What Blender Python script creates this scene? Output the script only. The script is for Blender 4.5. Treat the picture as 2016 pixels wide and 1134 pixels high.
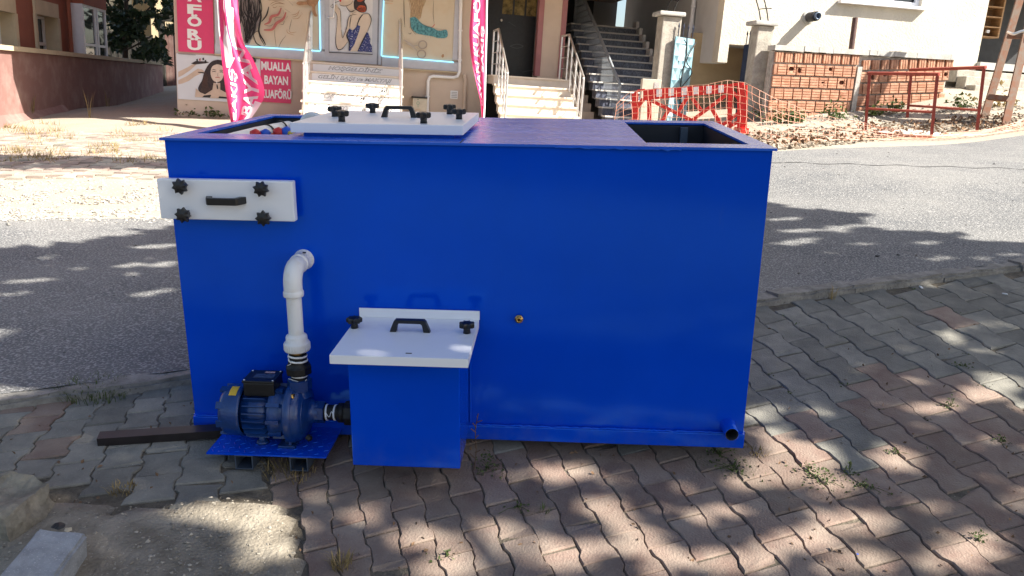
import bpy, bmesh, math, random
import numpy as np
from mathutils import Vector, Matrix, noise

for o in list(bpy.data.objects):
    bpy.data.objects.remove(o)
SC = bpy.context.scene
COL = SC.collection
random.seed(11)

# ------------------------------------------------------------------ camera
F_PX, CX, CY = 1560.0, 1008.0, 567.0           # focal length and centre in photo pixels (2016 x 1134)
_up = np.array([.0634, -.968, -.2423]); _up /= np.linalg.norm(_up)
_fw = np.array([0., 0., 1.]); _yw = _fw - _fw @ _up * _up; _yw /= np.linalg.norm(_yw)
_xw = np.cross(_yw, _up)
CM = np.stack([_xw, _yw, _up])                  # camera axes (right, down, forward) -> world (gravity up)
cam = bpy.data.cameras.new('camera')
cam.sensor_width = 36.0
cam.lens = 36.0 * F_PX / 2016.0
cam.clip_start, cam.clip_end = 0.05, 800.0
camo = bpy.data.objects.new('camera', cam); COL.objects.link(camo)
r_, u_, b_ = CM @ [1, 0, 0], CM @ [0, -1, 0], CM @ [0, 0, -1]
camo.matrix_world = Matrix(((r_[0], u_[0], b_[0], 0), (r_[1], u_[1], b_[1], 0), (r_[2], u_[2], b_[2], 0), (0, 0, 0, 1)))
SC.camera = camo
SC.render.resolution_x, SC.render.resolution_y = 1024, 576

# ------------------------------------------------------------------ light
SUN = Vector((-.69, .265, -.675)).normalized()  # the way the light travels
SUN_EL = math.asin(-SUN.z)
SUN_AZ = math.atan2(-SUN.x, -SUN.y)             # compass angle of the sun seen from the ground, from +Y towards +X
sun = bpy.data.lights.new('sun', 'SUN')
sun.energy = 5.0
sun.angle = math.radians(.55)
sun.color = (1.0, .94, .84)
suno = bpy.data.objects.new('sun', sun); COL.objects.link(suno)
suno.rotation_euler = SUN.to_track_quat('-Z', 'Y').to_euler()
suno.location = (8, -4, 12)
W = bpy.data.worlds.new('World'); SC.world = W; W.use_nodes = True
nt = W.node_tree; nt.nodes.clear()
sky = nt.nodes.new('ShaderNodeTexSky'); sky.sky_type = 'NISHITA'; sky.sun_disc = False
sky.sun_elevation = SUN_EL; sky.sun_rotation = SUN_AZ
sky.air_density, sky.dust_density, sky.ozone_density = 1.0, 1.9, .8
bg = nt.nodes.new('ShaderNodeBackground'); bg.inputs['Strength'].default_value = .068
wo = nt.nodes.new('ShaderNodeOutputWorld')
nt.links.new(sky.outputs[0], bg.inputs[0]); nt.links.new(bg.outputs[0], wo.inputs[0])
SC.view_settings.view_transform = 'Standard'
SC.view_settings.look = 'None'
SC.view_settings.exposure = 1.66
SC.view_settings.gamma = 1.0
SC.view_settings.use_curve_mapping = False
SC.render.engine = 'CYCLES'
SC.cycles.use_denoising = True
SC.cycles.max_bounces = 8
SC.cycles.diffuse_bounces = 4
SC.cycles.sample_clamp_indirect = 6.0

# ------------------------------------------------------------------ placing helpers
def ray(u, v):
    return CM @ np.array([(u - CX) / F_PX, (v - CY) / F_PX, 1.0])
def P(u, v, Z):                                 # point seen at a photo pixel, Z metres along the optical axis
    return Vector(ray(u, v) * Z)
def PY(u, v, Y):                                # ... on the upright plane y = Y
    d = ray(u, v); return Vector(d * Y / d[1])
def PN(u, v, p, n):                             # ... on the plane through p with normal n
    d = Vector(ray(u, v)); return d * (Vector(p).dot(n) / d.dot(n))
def to_px(p):
    c = CM.T @ np.array(p)
    if c[2] < .05: return None
    return CX + F_PX * c[0] / c[2], CY + F_PX * c[1] / c[2]

# ------------------------------------------------------------------ materials
MATS = {}
def mat(name, col, rough=.6, metal=0.0, var=.18, scale=6.0, col2=None, bump=0.0, bscale=80.0, coat=0.0, spec=.5,
        detail=5.0, mix_lo=.35, mix_hi=.68, speck=None, speck_scale=220.0, speck_amt=.12, emit=0.0, island=0.0,
        transl=0.0, stretch=None, rvar=0.0):
    if name in MATS: return MATS[name]
    m = bpy.data.materials.new(name); m.use_nodes = True
    t = m.node_tree; N = t.nodes; L = t.links
    bs = N['Principled BSDF']
    tc = N.new('ShaderNodeTexCoord')
    vec = tc.outputs['Object']
    if stretch:
        mp = N.new('ShaderNodeMapping'); mp.inputs['Scale'].default_value = stretch
        L.new(vec, mp.inputs[0]); vec = mp.outputs[0]
    if island:                                      # every object gets its own piece of the pattern
        oi0 = N.new('ShaderNodeObjectInfo'); mu0 = N.new('ShaderNodeMath'); mu0.operation = 'MULTIPLY'; mu0.inputs[1].default_value = 53.0
        L.new(oi0.outputs['Random'], mu0.inputs[0]); av0 = N.new('ShaderNodeVectorMath'); av0.operation = 'ADD'
        L.new(vec, av0.inputs[0]); L.new(mu0.outputs[0], av0.inputs[1]); vec = av0.outputs[0]
    no = N.new('ShaderNodeTexNoise'); no.inputs['Scale'].default_value = scale; no.inputs['Detail'].default_value = detail
    no.inputs['Roughness'].default_value = .62
    L.new(vec, no.inputs['Vector'])
    rp = N.new('ShaderNodeMapRange'); rp.inputs[1].default_value = mix_lo; rp.inputs[2].default_value = mix_hi
    L.new(no.outputs['Fac'], rp.inputs[0])
    mx = N.new('ShaderNodeMix'); mx.data_type = 'RGBA'
    a = [c * (1 - var) for c in col]; b = col2 if col2 else [min(1, c * (1 + var)) for c in col]
    mx.inputs[6].default_value = (*a, 1); mx.inputs[7].default_value = (*b, 1)
    L.new(rp.outputs[0], mx.inputs[0])
    out = mx.outputs[2]
    if speck:
        vo = N.new('ShaderNodeTexNoise'); vo.inputs['Scale'].default_value = speck_scale; vo.inputs['Detail'].default_value = 2
        L.new(vec, vo.inputs['Vector'])
        r2 = N.new('ShaderNodeMapRange'); r2.inputs[1].default_value = .72 - speck_amt; r2.inputs[2].default_value = .8 - speck_amt
        L.new(vo.outputs['Fac'], r2.inputs[0])
        m2 = N.new('ShaderNodeMix'); m2.data_type = 'RGBA'; m2.inputs[7].default_value = (*speck, 1)
        L.new(r2.outputs[0], m2.inputs[0]); L.new(out, m2.inputs[6]); out = m2.outputs[2]
    if island:
        # each object (or leaf) a little different
        oi = N.new('ShaderNodeObjectInfo'); geo = N.new('ShaderNodeNewGeometry')
        ad = N.new('ShaderNodeMath'); ad.operation = 'ADD'
        L.new(oi.outputs['Random'], ad.inputs[0]); L.new(geo.outputs['Random Per Island'], ad.inputs[1])
        fr = N.new('ShaderNodeMath'); fr.operation = 'FRACT'; L.new(ad.outputs[0], fr.inputs[0])
        r3 = N.new('ShaderNodeMapRange'); r3.inputs[3].default_value = 1 - island; r3.inputs[4].default_value = 1 + island
        L.new(fr.outputs[0], r3.inputs[0])
        hs = N.new('ShaderNodeHueSaturation'); L.new(r3.outputs[0], hs.inputs['Value']); L.new(out, hs.inputs['Color'])
        out = hs.outputs[0]
    L.new(out, bs.inputs['Base Color'])
    bs.inputs['Roughness'].default_value = rough
    if rvar:
        r4 = N.new('ShaderNodeMapRange'); r4.inputs[3].default_value = rough - rvar; r4.inputs[4].default_value = rough + rvar
        L.new(no.outputs['Fac'], r4.inputs[0]); L.new(r4.outputs[0], bs.inputs['Roughness'])
    bs.inputs['Metallic'].default_value = metal
    bs.inputs['Specular IOR Level'].default_value = spec
    if coat:
        bs.inputs['Coat Weight'].default_value = coat; bs.inputs['Coat Roughness'].default_value = .06
    if transl:
        bs.inputs['Transmission Weight'].default_value = 0
        tr = N.new('ShaderNodeBsdfTranslucent'); L.new(out, tr.inputs[0])
        ms = N.new('ShaderNodeMixShader'); ms.inputs[0].default_value = transl
        L.new(bs.outputs[0], ms.inputs[1]); L.new(tr.outputs[0], ms.inputs[2])
        L.new(ms.outputs[0], N['Material Output'].inputs[0])
    if bump:
        nb = N.new('ShaderNodeTexNoise'); nb.inputs['Scale'].default_value = bscale; nb.inputs['Detail'].default_value = 4
        L.new(tc.outputs['Object'], nb.inputs['Vector'])
        bp = N.new('ShaderNodeBump'); bp.inputs['Strength'].default_value = bump; bp.inputs['Distance'].default_value = .01
        L.new(nb.outputs['Fac'], bp.inputs['Height']); L.new(bp.outputs[0], bs.inputs['Normal'])
        if coat: L.new(bp.outputs[0], bs.inputs['Coat Normal'])
    if emit:
        bs.inputs['Emission Color'].default_value = (*col, 1); bs.inputs['Emission Strength'].default_value = emit
    MATS[name] = m
    return m

BLUE = mat('blue_paint', (.0, .056, .57), rough=.12, var=.05, scale=2.5, bump=.05, bscale=3.2, rvar=.04, spec=.95)
BLUE_TOP = mat('blue_paint_sky_lit_top', (.022, .115, .64), rough=.26, var=.15, scale=3, bump=.06, bscale=7, coat=0, spec=.15, col2=(.035, .15, .70), stretch=(1, 4, 1), rvar=.12)  # same paint, made lighter and bluer to stand in for sky reflection
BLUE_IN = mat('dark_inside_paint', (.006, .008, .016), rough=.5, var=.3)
def add_dust(m, z0, z1, col, amt, scale=14):
    """splashed dust and scuffs low on the thing"""
    t = m.node_tree; N, L = t.nodes, t.links; bs = N['Principled BSDF']; src = bs.inputs['Base Color'].links[0].from_socket
    tc = N.new('ShaderNodeTexCoord'); sx = N.new('ShaderNodeSeparateXYZ'); L.new(tc.outputs['Object'], sx.inputs[0])
    mr = N.new('ShaderNodeMapRange'); mr.inputs[1].default_value = z1; mr.inputs[2].default_value = z0; L.new(sx.outputs[2], mr.inputs[0])
    no = N.new('ShaderNodeTexNoise'); no.inputs['Scale'].default_value = scale; no.inputs['Detail'].default_value = 8; no.inputs['Roughness'].default_value = .7; L.new(tc.outputs['Object'], no.inputs['Vector'])
    r2 = N.new('ShaderNodeMapRange'); r2.inputs[1].default_value = .42; r2.inputs[2].default_value = .75; L.new(no.outputs['Fac'], r2.inputs[0])
    mu = N.new('ShaderNodeMath'); mu.operation = 'MULTIPLY'; L.new(mr.outputs[0], mu.inputs[0]); L.new(r2.outputs[0], mu.inputs[1])
    mp = N.new('ShaderNodeMapping'); mp.inputs['Scale'].default_value = (9, 9, 1.1); L.new(tc.outputs['Object'], mp.inputs[0])   # faint drips and scuffs
    n2 = N.new('ShaderNodeTexNoise'); n2.inputs['Scale'].default_value = 5; n2.inputs['Detail'].default_value = 6; L.new(mp.outputs[0], n2.inputs['Vector'])
    r3 = N.new('ShaderNodeMapRange'); r3.inputs[1].default_value = .66; r3.inputs[2].default_value = .80; r3.inputs[4].default_value = .05; L.new(n2.outputs['Fac'], r3.inputs[0])
    m1 = N.new('ShaderNodeMath'); m1.operation = 'MULTIPLY_ADD'; m1.inputs[1].default_value = amt; L.new(mu.outputs[0], m1.inputs[0]); L.new(r3.outputs[0], m1.inputs[2])
    mx = N.new('ShaderNodeMix'); mx.data_type = 'RGBA'; mx.inputs[7].default_value = (*col, 1); L.new(m1.outputs[0], mx.inputs[0]); L.new(src, mx.inputs[6]); L.new(mx.outputs[2], bs.inputs['Base Color'])
add_dust(BLUE, -.02, .16, (.16, .17, .19), .22)
BLUE.node_tree.nodes['Principled BSDF'].inputs['Specular Tint'].default_value = (.12, .5, 1, 1)
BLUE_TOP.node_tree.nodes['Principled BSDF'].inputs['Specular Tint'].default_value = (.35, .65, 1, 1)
PUMPB = mat('navy_pump_enamel', (.006, .036, .15), rough=.32, var=.15, scale=30, bump=.12, bscale=140, coat=.25)
WHITE = mat('white_sheet_metal', (.82, .835, .86), rough=.3, var=.02, scale=5, col2=(.74, .745, .74), mix_lo=.55, mix_hi=.95, rvar=.06, bump=.01, bscale=30)
BLACKP = mat('black_plastic', (.006, .0065, .008), rough=.38, var=.2, scale=40, bump=.05, bscale=250)
PVC = mat('white_plastic_pipe', (.80, .80, .78), rough=.38, var=.1, scale=30, col2=(.66, .60, .50), mix_lo=.5, mix_hi=.9)
IRON = mat('black_iron_fitting', (.012, .011, .010), rough=.5, var=.3, scale=50, bump=.2, bscale=180, metal=.3)
TAPE = mat('white_sealing_tape', (.78, .78, .76), rough=.7, var=.1, scale=60)
BRASS = mat('brass', (.55, .33, .10), rough=.3, metal=1.0, var=.2, scale=60)
STEEL_T = mat('grey_steel_tube', (.09, .12, .17), rough=.4, metal=.6, var=.2)
CHROME = mat('stainless_rail', (.78, .77, .75), rough=.36, metal=.9, var=.08)
BEAMM = mat('brown_steel_profile', (.018, .014, .015), rough=.42, var=.3, scale=20)
WOOD = mat('worn_dark_timber', (.10, .07, .05), rough=.8, var=.35, scale=12, stretch=(1, 8, 8), bump=.2)
YELLOW = mat('yellow_sticker', (.58, .38, .03), rough=.5, var=.05)
LABELM = mat('dark_rating_plate', (.05, .07, .11), rough=.4, var=.3, scale=120)
REDP = mat('red_plastic', (.62, .018, .012), rough=.4, var=.12, scale=8)
BLUEP = mat('blue_valve_plastic', (.01, .09, .55), rough=.4, var=.1)
YELP = mat('yellow_valve_plastic', (.75, .5, .02), rough=.4, var=.1)

PAV_G = mat('grey_paver_concrete', (.182, .176, .156), rough=.92, var=.2, scale=8, col2=(.232, .222, .190), bump=.5, bscale=130, speck=(.30, .29, .26), speck_scale=260, speck_amt=.06, island=.2, spec=.25)
PAV_R = mat('red_paver_concrete', (.215, .148, .120), rough=.92, var=.14, scale=6.5, col2=(.255, .206, .166), bump=.5, bscale=130, speck=(.31, .27, .22), speck_scale=260, speck_amt=.055, island=.2, spec=.25)
JOINT = mat('sandy_joint_soil', (.15, .128, .10), rough=.95, var=.4, scale=30, col2=(.17, .145, .11), bump=.8, bscale=150, spec=.15)
DIRT = mat('gravelly_dirt', (.20, .172, .132), rough=.95, var=.2, scale=9, col2=(.30, .265, .21), bump=.9, bscale=90, speck=(.36, .33, .28), speck_scale=130, speck_amt=.06, spec=.2)
ASPH = mat('road_asphalt', (.122, .127, .134), rough=.9, var=.2, scale=.9, col2=(.180, .178, .172), bump=1.0, bscale=75, speck=(.31, .305, .295), speck_scale=85, speck_amt=.20, detail=8, spec=.25)
KERBM = mat('weathered_kerb_concrete', (.22, .21, .19), rough=.9, var=.3, scale=14, bump=.7, bscale=60, speck=(.1, .095, .08), speck_scale=90, speck_amt=.1)
CONC = mat('rough_concrete', (.36, .33, .28), rough=.9, var=.22, scale=7, bump=.6, bscale=45, speck=(.2, .18, .15), speck_scale=60, speck_amt=.08)
CONCP = mat('pale_concrete', (.42, .41, .38), rough=.9, var=.15, scale=9, bump=.45, bscale=60)
STONEG = mat('grey_cut_block', (.27, .28, .29), rough=.85, var=.18, scale=18, bump=.4, bscale=130, speck=(.4, .4, .4), speck_scale=200, speck_amt=.1)
GRASS_D = mat('dry_grass', (.27, .20, .085), rough=.8, var=.3, scale=20, island=.35, transl=.25)
GRASS_G = mat('green_weed', (.075, .105, .028), rough=.7, var=.3, scale=20, island=.35, transl=.3)
LEAF = mat('tree_leaf', (.045, .085, .022), rough=.5, var=.25, scale=10, island=.4, transl=.22)
LEAF_D = mat('dark_fig_leaf', (.035, .062, .022), rough=.5, var=.25, scale=10, island=.45, transl=.18)
BARK = mat('tree_bark', (.12, .09, .065), rough=.9, var=.3, scale=14, stretch=(4, 4, 1), bump=.7, bscale=30)

WALLB = mat('beige_wall_plaster', (.56, .45, .36), rough=.85, var=.07, scale=1.5, bump=.15, bscale=90)
WALLW = mat('rough_white_render', (.54, .495, .415), rough=.9, var=.1, scale=2, bump=1.0, bscale=26)
WALLG = mat('light_grey_paint', (.50, .50, .50), rough=.8, var=.06, scale=2)
WALLO = mat('ochre_plaster', (.40, .31, .19), rough=.85, var=.1, scale=3)
TERRA = mat('terracotta_plaster', (.27, .085, .048), rough=.85, var=.12, scale=2, bump=.2)
PINKW = mat('dusty_pink_plaster', (.28, .15, .13), rough=.9, var=.2, scale=2.5, col2=(.36, .26, .225), mix_lo=.45, mix_hi=.9, bump=.3, bscale=50)
CREAM = mat('cream_plaster', (.50, .42, .29), rough=.85, var=.08, scale=3)
CREAMY = mat('yellow_cream_plaster', (.62, .50, .31), rough=.85, var=.08, scale=1)
ALU = mat('grey_aluminium_frame', (.47, .48, .52), rough=.4, var=.05, metal=.1)
PVCW = mat('white_window_frame', (.70, .71, .74), rough=.4, var=.04)
GLASS = mat('dark_window_glass', (.03, .035, .04), rough=.05, var=.3, scale=2, spec=.8)
PINK = mat('pink_sign_print', (.66, .045, .15), rough=.45, var=.04)
PINKF = mat('pink_flag_cloth', (.74, .055, .20), rough=.55, var=.08, scale=9, transl=.35)
WHITEP = mat('white_print', (.80, .80, .79), rough=.5, var=.02)
WHITEF = mat('white_flag_print', (.82, .80, .80), rough=.55, var=.04, transl=.35)
MURAL = mat('cream_mural_print', (.63, .545, .41), rough=.5, var=.07, scale=2.5, col2=(.55, .42, .26), mix_lo=.5, mix_hi=.95)
MURALG = mat('pale_grey_print', (.62, .63, .65), rough=.5, var=.04)
INK = mat('black_ink', (.012, .011, .011), rough=.6, var=.2)
INKB = mat('brown_ink', (.20, .10, .05), rough=.6, var=.2)
SKINP = mat('pale_skin_print', (.60, .50, .40), rough=.5, var=.05)
SKIN2 = mat('warm_skin_print', (.52, .32, .22), rough=.5, var=.08)
ROSE = mat('rose_lip_print', (.42, .13, .11), rough=.5, var=.2, scale=14)
HAIRP = mat('dark_hair_print', (.030, .015, .014), rough=.5, var=.5, scale=25)
REDHAIR = mat('red_hair_print', (.42, .07, .02), rough=.5, var=.5, scale=40)
NAVYP = mat('navy_dress_print', (.02, .03, .16), rough=.5, var=.4, scale=30, speck=(.5, .5, .6), speck_scale=45, speck_amt=.14)
TEAL = mat('teal_fur_print', (.03, .23, .30), rough=.5, var=.5, scale=26, col2=(.16, .45, .48))
BROWNP = mat('light_brown_print', (.36, .20, .10), rough=.5, var=.25, scale=18)
BLONDE = mat('blonde_hair_print', (.46, .34, .20), rough=.5, var=.4, scale=26, stretch=(3, 3, .6))
LED = mat('cyan_led_strip', (.25, .72, 1.0), rough=.5, var=0, emit=.55)
MARBLE = mat('pale_marble_step', (.70, .61, .50), rough=.45, var=.07, scale=5)
GRANITE = mat('blue_grey_granite', (.085, .095, .13), rough=.35, var=.4, scale=28, speck=(.2, .21, .25), speck_scale=70, speck_amt=.14, stretch=(1, 1, .4))
NOSING = mat('pale_marble_nosing', (.52, .50, .47), rough=.45, var=.07)
DOORB = mat('black_door_steel', (.012, .012, .014), rough=.35, var=.3, scale=20)
MAUVE = mat('mauve_trim', (.33, .14, .145), rough=.7, var=.08)
GREYRAIL = mat('grey_painted_rail', (.23, .25, .27), rough=.45, var=.1)
TEALG = mat('peeling_teal_gate', (.30, .46, .50), rough=.5, var=.25, scale=7, col2=(.12, .26, .33))
NAVYG = mat('dark_navy_gate', (.012, .02, .05), rough=.5, var=.3)
BRICK = mat('orange_hollow_clay', (.44, .20, .115), rough=.88, var=.18, scale=9, col2=(.52, .30, .20), bump=.4, bscale=40, island=.16)
BRICKIN = mat('brick_hollow_shade', (.16, .065, .04), rough=.95, var=.3)  # clay colour darkened for the shade inside broken bricks
MORTAR = mat('grey_mortar', (.40, .37, .33), rough=.95, var=.25, scale=14, bump=.9, bscale=35)
REDSTEEL = mat('red_oxide_steel', (.25, .036, .022), rough=.5, var=.2, scale=12)
RUST = mat('rusty_lattice_steel', (.22, .16, .12), rough=.8, var=.3, scale=8, col2=(.17, .07, .035), mix_lo=.4, mix_hi=.6)
RUSTP = mat('dark_rust_pipe', (.075, .035, .028), rough=.7, var=.3, scale=20)
NETM = mat('orange_net_cord', (.80, .30, .17), rough=.6, var=.25, scale=3, col2=(.80, .52, .40))
DUCT = mat('grey_plastic_duct', (.035, .035, .037), rough=.5, var=.15)
SHELFW = mat('shop_shelf_timber', (.36, .21, .10), rough=.6, var=.2, scale=8, stretch=(1, 1, 6))
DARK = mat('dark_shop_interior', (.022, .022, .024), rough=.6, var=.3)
RUBBLE = mat('rubble_stone', (.25, .205, .155), rough=.95, var=.3, scale=5, island=.4)
GRAVEL = mat('pale_gravel_stone', (.36, .335, .295), rough=.95, var=.25, scale=9, island=.4)
GRAVEL_D = mat('dusty_pebble', (.27, .24, .195), rough=.95, var=.25, scale=9, island=.35)
TWIG = mat('dead_leaf_litter', (.17, .10, .055), rough=.9, var=.3, island=.4)
GREYBOX = mat('cream_cabinet_paint', (.56, .50, .40), rough=.55, var=.1, scale=6)
FENCED = mat('dark_board_fence', (.040, .036, .030), rough=.85, var=.3, scale=5)
# ------------------------------------------------------------------ mesh helpers
def rot_to(d):
    return Vector(d).to_track_quat('Z', 'Y').to_matrix()
class MB:
    """collects shapes; build() links them as ONE mesh object"""
    def __init__(s): s.v = []; s.f = []; s.mi = []; s.mats = []; s.sm = []
    def m(s, mt):
        if mt not in s.mats: s.mats.append(mt)
        return s.mats.index(mt)
    def add(s, vs, fs, mt=None, smooth=False):
        b = len(s.v); s.v += [tuple(v) for v in vs]
        k = s.m(mt) if mt else 0
        for f in fs: s.f.append(tuple(i + b for i in f)); s.mi.append(k); s.sm.append(smooth)
        return s
    def box(s, c, d, mt=None, R=None, taper=1.0, bev=0.0):
        c = Vector(c); h = Vector(d) * .5
        if bev:
            bm = bmesh.new(); bmesh.ops.create_cube(bm, size=1)
            for v in bm.verts: v.co = Vector((v.co.x * d[0], v.co.y * d[1], v.co.z * d[2]))
            bmesh.ops.bevel(bm, geom=list(bm.edges), offset=bev, segments=2, profile=.6, affect='EDGES')
            vs = [v.co.copy() for v in bm.verts]; bm.verts.index_update()
            fs = [[v.index for v in f.verts] for f in bm.faces]; bm.free()
            if R: vs = [R @ v for v in vs]
            return s.add([c + v for v in vs], fs, mt)
        vs = []
        for z in (-1, 1):
            k = 1.0 if z < 0 else taper
            for x, y in ((-1, -1), (1, -1), (1, 1), (-1, 1)):
                q = Vector((x * h.x * k, y * h.y * k, z * h.z)); vs.append(c + (R @ q if R else q))
        return s.add(vs, [(3, 2, 1, 0), (4, 5, 6, 7), (0, 1, 5, 4), (1, 2, 6, 5), (2, 3, 7, 6), (3, 0, 4, 7)], mt)
    def bar(s, a, b, w, h, mt=None, up=(0, 0, 1)):
        a = Vector(a); b = Vector(b); d = (b - a); L = d.length; d.normalize()
        x = d.cross(Vector(up)).normalized(); z = x.cross(d)
        R = Matrix((x, d, z)).transposed()
        return s.box((a + b) / 2, (w, L, h), mt, R)
    def tube(s, pts, r, n=10, mt=None, cap=True, smooth=True):
        pts = [Vector(p) for p in pts]; rs = r if isinstance(r, (list, tuple)) else [r] * len(pts)
        vs = []; fs = []; x = None
        for i, p in enumerate(pts):
            d = (pts[min(i + 1, len(pts) - 1)] - pts[max(i - 1, 0)]).normalized()
            if x is None:
                x = d.orthogonal().normalized()
            else:
                x = (x - d * x.dot(d)); x = x.normalized() if x.length > 1e-6 else d.orthogonal().normalized()
            y = d.cross(x)
            for k in range(n):
                a = 2 * math.pi * k / n; vs.append(p + (x * math.cos(a) + y * math.sin(a)) * rs[i])
        for i in range(len(pts) - 1):
            for k in range(n):
                k2 = (k + 1) % n; fs.append((i * n + k, i * n + k2, (i + 1) * n + k2, (i + 1) * n + k))
        s.add(vs, fs, mt, smooth)
        if cap:
            s.add(vs[:n], [tuple(range(n))[::-1]], mt); s.add(vs[-n:], [tuple(range(n))], mt)
        return s
    def lathe(s, o, axis, prof, n=24, mt=None, smooth=True, start=0.0):
        o = Vector(o); R = rot_to(axis); vs = []; fs = []
        for r, h in prof:
            for k in range(n):
                a = start + 2 * math.pi * k / n; vs.append(o + R @ Vector((r * math.cos(a), r * math.sin(a), h)))
        for i in range(len(prof) - 1):
            for k in range(n):
                k2 = (k + 1) % n; fs.append((i * n + k, i * n + k2, (i + 1) * n + k2, (i + 1) * n + k))
        return s.add(vs, fs, mt, smooth)
    def prism(s, poly, a, b, mt=None):
        """poly: list of 3D points; extruded by vector b-a"""
        d = Vector(b) - Vector(a); n = len(poly); vs = [Vector(p) for p in poly] + [Vector(p) + d for p in poly]
        fs = [tuple(range(n))[::-1], tuple(range(n, 2 * n))] + [(i, (i + 1) % n, n + (i + 1) % n, n + i) for i in range(n)]
        return s.add(vs, fs, mt)
    def build(s, name, mt=None, parent=None, M=None, flat_tri=False):
        me = bpy.data.meshes.new(name)
        me.from_pydata(s.v, [], s.f)
        ms = s.mats if s.mats else [mt]
        if mt and s.mats and mt not in s.mats: pass
        for q in ms: me.materials.append(q)
        me.polygons.foreach_set('material_index', s.mi)
        me.polygons.foreach_set('use_smooth', s.sm)
        bm = bmesh.new(); bm.from_mesh(me)
        if flat_tri: bmesh.ops.triangulate(bm, faces=[f for f in bm.faces if len(f.verts) > 4])
        else: bmesh.ops.recalc_face_normals(bm, faces=bm.faces)
        bm.to_mesh(me); bm.free()
        o = bpy.data.objects.new(name, me); COL.objects.link(o)
        if parent: o.parent = parent
        if M is not None: o.matrix_local = M
        return o
def tag(o, label=None, cat=None, group=None, kind=None):
    if label: o['label'] = label
    if cat: o['category'] = cat
    if group: o['group'] = group
    if kind: o['kind'] = kind
    return o
def thing(name, label, cat, M=None, group=None):
    o = bpy.data.objects.new(name, None); COL.objects.link(o); o.empty_display_size = .2
    if M is not None: o.matrix_world = M
    return tag(o, label, cat, group)
def at(p, rz=0.0): return Matrix.Translation(Vector(p)) @ Matrix.Rotation(rz, 4, 'Z')
def dup(o, name=None, parent=None, M=None):
    c = o.copy(); COL.objects.link(c)
    if parent: c.parent = parent
    if M is not None: c.matrix_local = M
    return c
def copy_tree(o, parent=None, M=None):
    c = o.copy(); COL.objects.link(c)
    if parent: c.parent = parent; c.matrix_parent_inverse = o.matrix_parent_inverse.copy()
    if M is not None: c.matrix_local = M
    for ch in [q for q in bpy.data.objects if q.parent == o]: copy_tree(ch, c)
    return c
def smooth_pts(p, n=5):
    """Catmull-Rom through the points"""
    q = [Vector(x) for x in p]; out = []
    for i in range(len(q) - 1):
        a = q[max(i - 1, 0)]; b = q[i]; c = q[i + 1]; d = q[min(i + 2, len(q) - 1)]
        for k in range(n):
            t = k / n
            out.append(.5 * ((2 * b) + (c - a) * t + (2 * a - 5 * b + 4 * c - d) * t * t + (3 * b - a - 3 * c + d) * t ** 3))
    out.append(q[-1]); return out
class Print:
    """flat print laid on an upright plane y = Y: layers of ink a fraction of a millimetre apart"""
    def __init__(s, Y, base=0.0, step=.0012): s.Y = Y; s.b = base; s.k = 0; s.mb = MB(); s.step = step
    def pt(s, u, v): return PY(u, v, s.Y - s.b - s.k * s.step)
    def poly(s, pts, mt, sm=0, px=None):
        s.k += 1
        q = [Vector((a, b, 0)) for a, b in pts]
        if sm: q = smooth_pts(q + [q[0]], sm)[:-1]
        s.mb.add([s.pt(a.x, a.y) for a in q], [tuple(range(len(q)))], mt)
    def stroke(s, pts, w, mt, sm=5, taper=True):
        s.k += 1
        q = smooth_pts([Vector((a, b, 0)) for a, b in pts], sm) if sm and len(pts) > 2 else [Vector((a, b, 0)) for a, b in pts]
        vs = []; n = len(q)
        for i, p in enumerate(q):
            d = (q[min(i + 1, n - 1)] - q[max(i - 1, 0)]); d = d.normalized() if d.length else Vector((1, 0, 0))
            t = i / max(1, n - 1); ww = w * (.35 + .65 * math.sin(math.pi * t)) if taper else w
            nx = Vector((-d.y, d.x, 0)) * ww * .5
            vs += [s.pt(p.x + nx.x, p.y + nx.y), s.pt(p.x - nx.x, p.y - nx.y)]
        s.mb.add(vs, [(2 * i, 2 * i + 1, 2 * i + 3, 2 * i + 2) for i in range(n - 1)], mt)
    def build(s, name, parent): return s.mb.build(name, None, parent, flat_tri=True)
def text_mesh(body, size, bold=0.0, shear=0.0, extrude=0.0, spacing=1.0):
    cu = bpy.data.curves.new('lettering', 'FONT'); cu.body = body; cu.size = size; cu.align_x = 'CENTER'; cu.align_y = 'CENTER'
    cu.offset = bold; cu.shear = shear; cu.extrude = extrude; cu.space_character = spacing; cu.resolution_u = 3
    o = bpy.data.objects.new('lettering', cu); COL.objects.link(o)
    bpy.context.view_layer.update()
    me = bpy.data.meshes.new_from_object(o.evaluated_get(bpy.context.evaluated_depsgraph_get()))
    bpy.data.objects.remove(o); bpy.data.curves.remove(cu)
    return me
def lettering(name, body, origin, xdir, zdir, width, height, mt, parent, bold=0.0, shear=0.0, off=.004, spacing=1.0):
    """flat letters fitted to width x height, centred at origin, in the plane of xdir / zdir"""
    me = text_mesh(body, 1.0, bold, shear, 0.0, spacing)
    co = np.empty(len(me.vertices) * 3); me.vertices.foreach_get('co', co); co = co.reshape(-1, 3)
    lo, hi = co.min(0), co.max(0); c = (lo + hi) / 2; d = hi - lo
    x = Vector(xdir); z = Vector(zdir); n = x.cross(z).normalized()
    o_ = Vector(origin) + n * off
    for v in me.vertices:
        a = (v.co.x - c[0]) / d[0] * width; b = (v.co.y - c[1]) / d[1] * height
        v.co = o_ + x.normalized() * a + z.normalized() * b
    me.materials.clear(); me.materials.append(mt)
    o = bpy.data.objects.new(name, me); COL.objects.link(o); o.parent = parent
    return o
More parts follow.
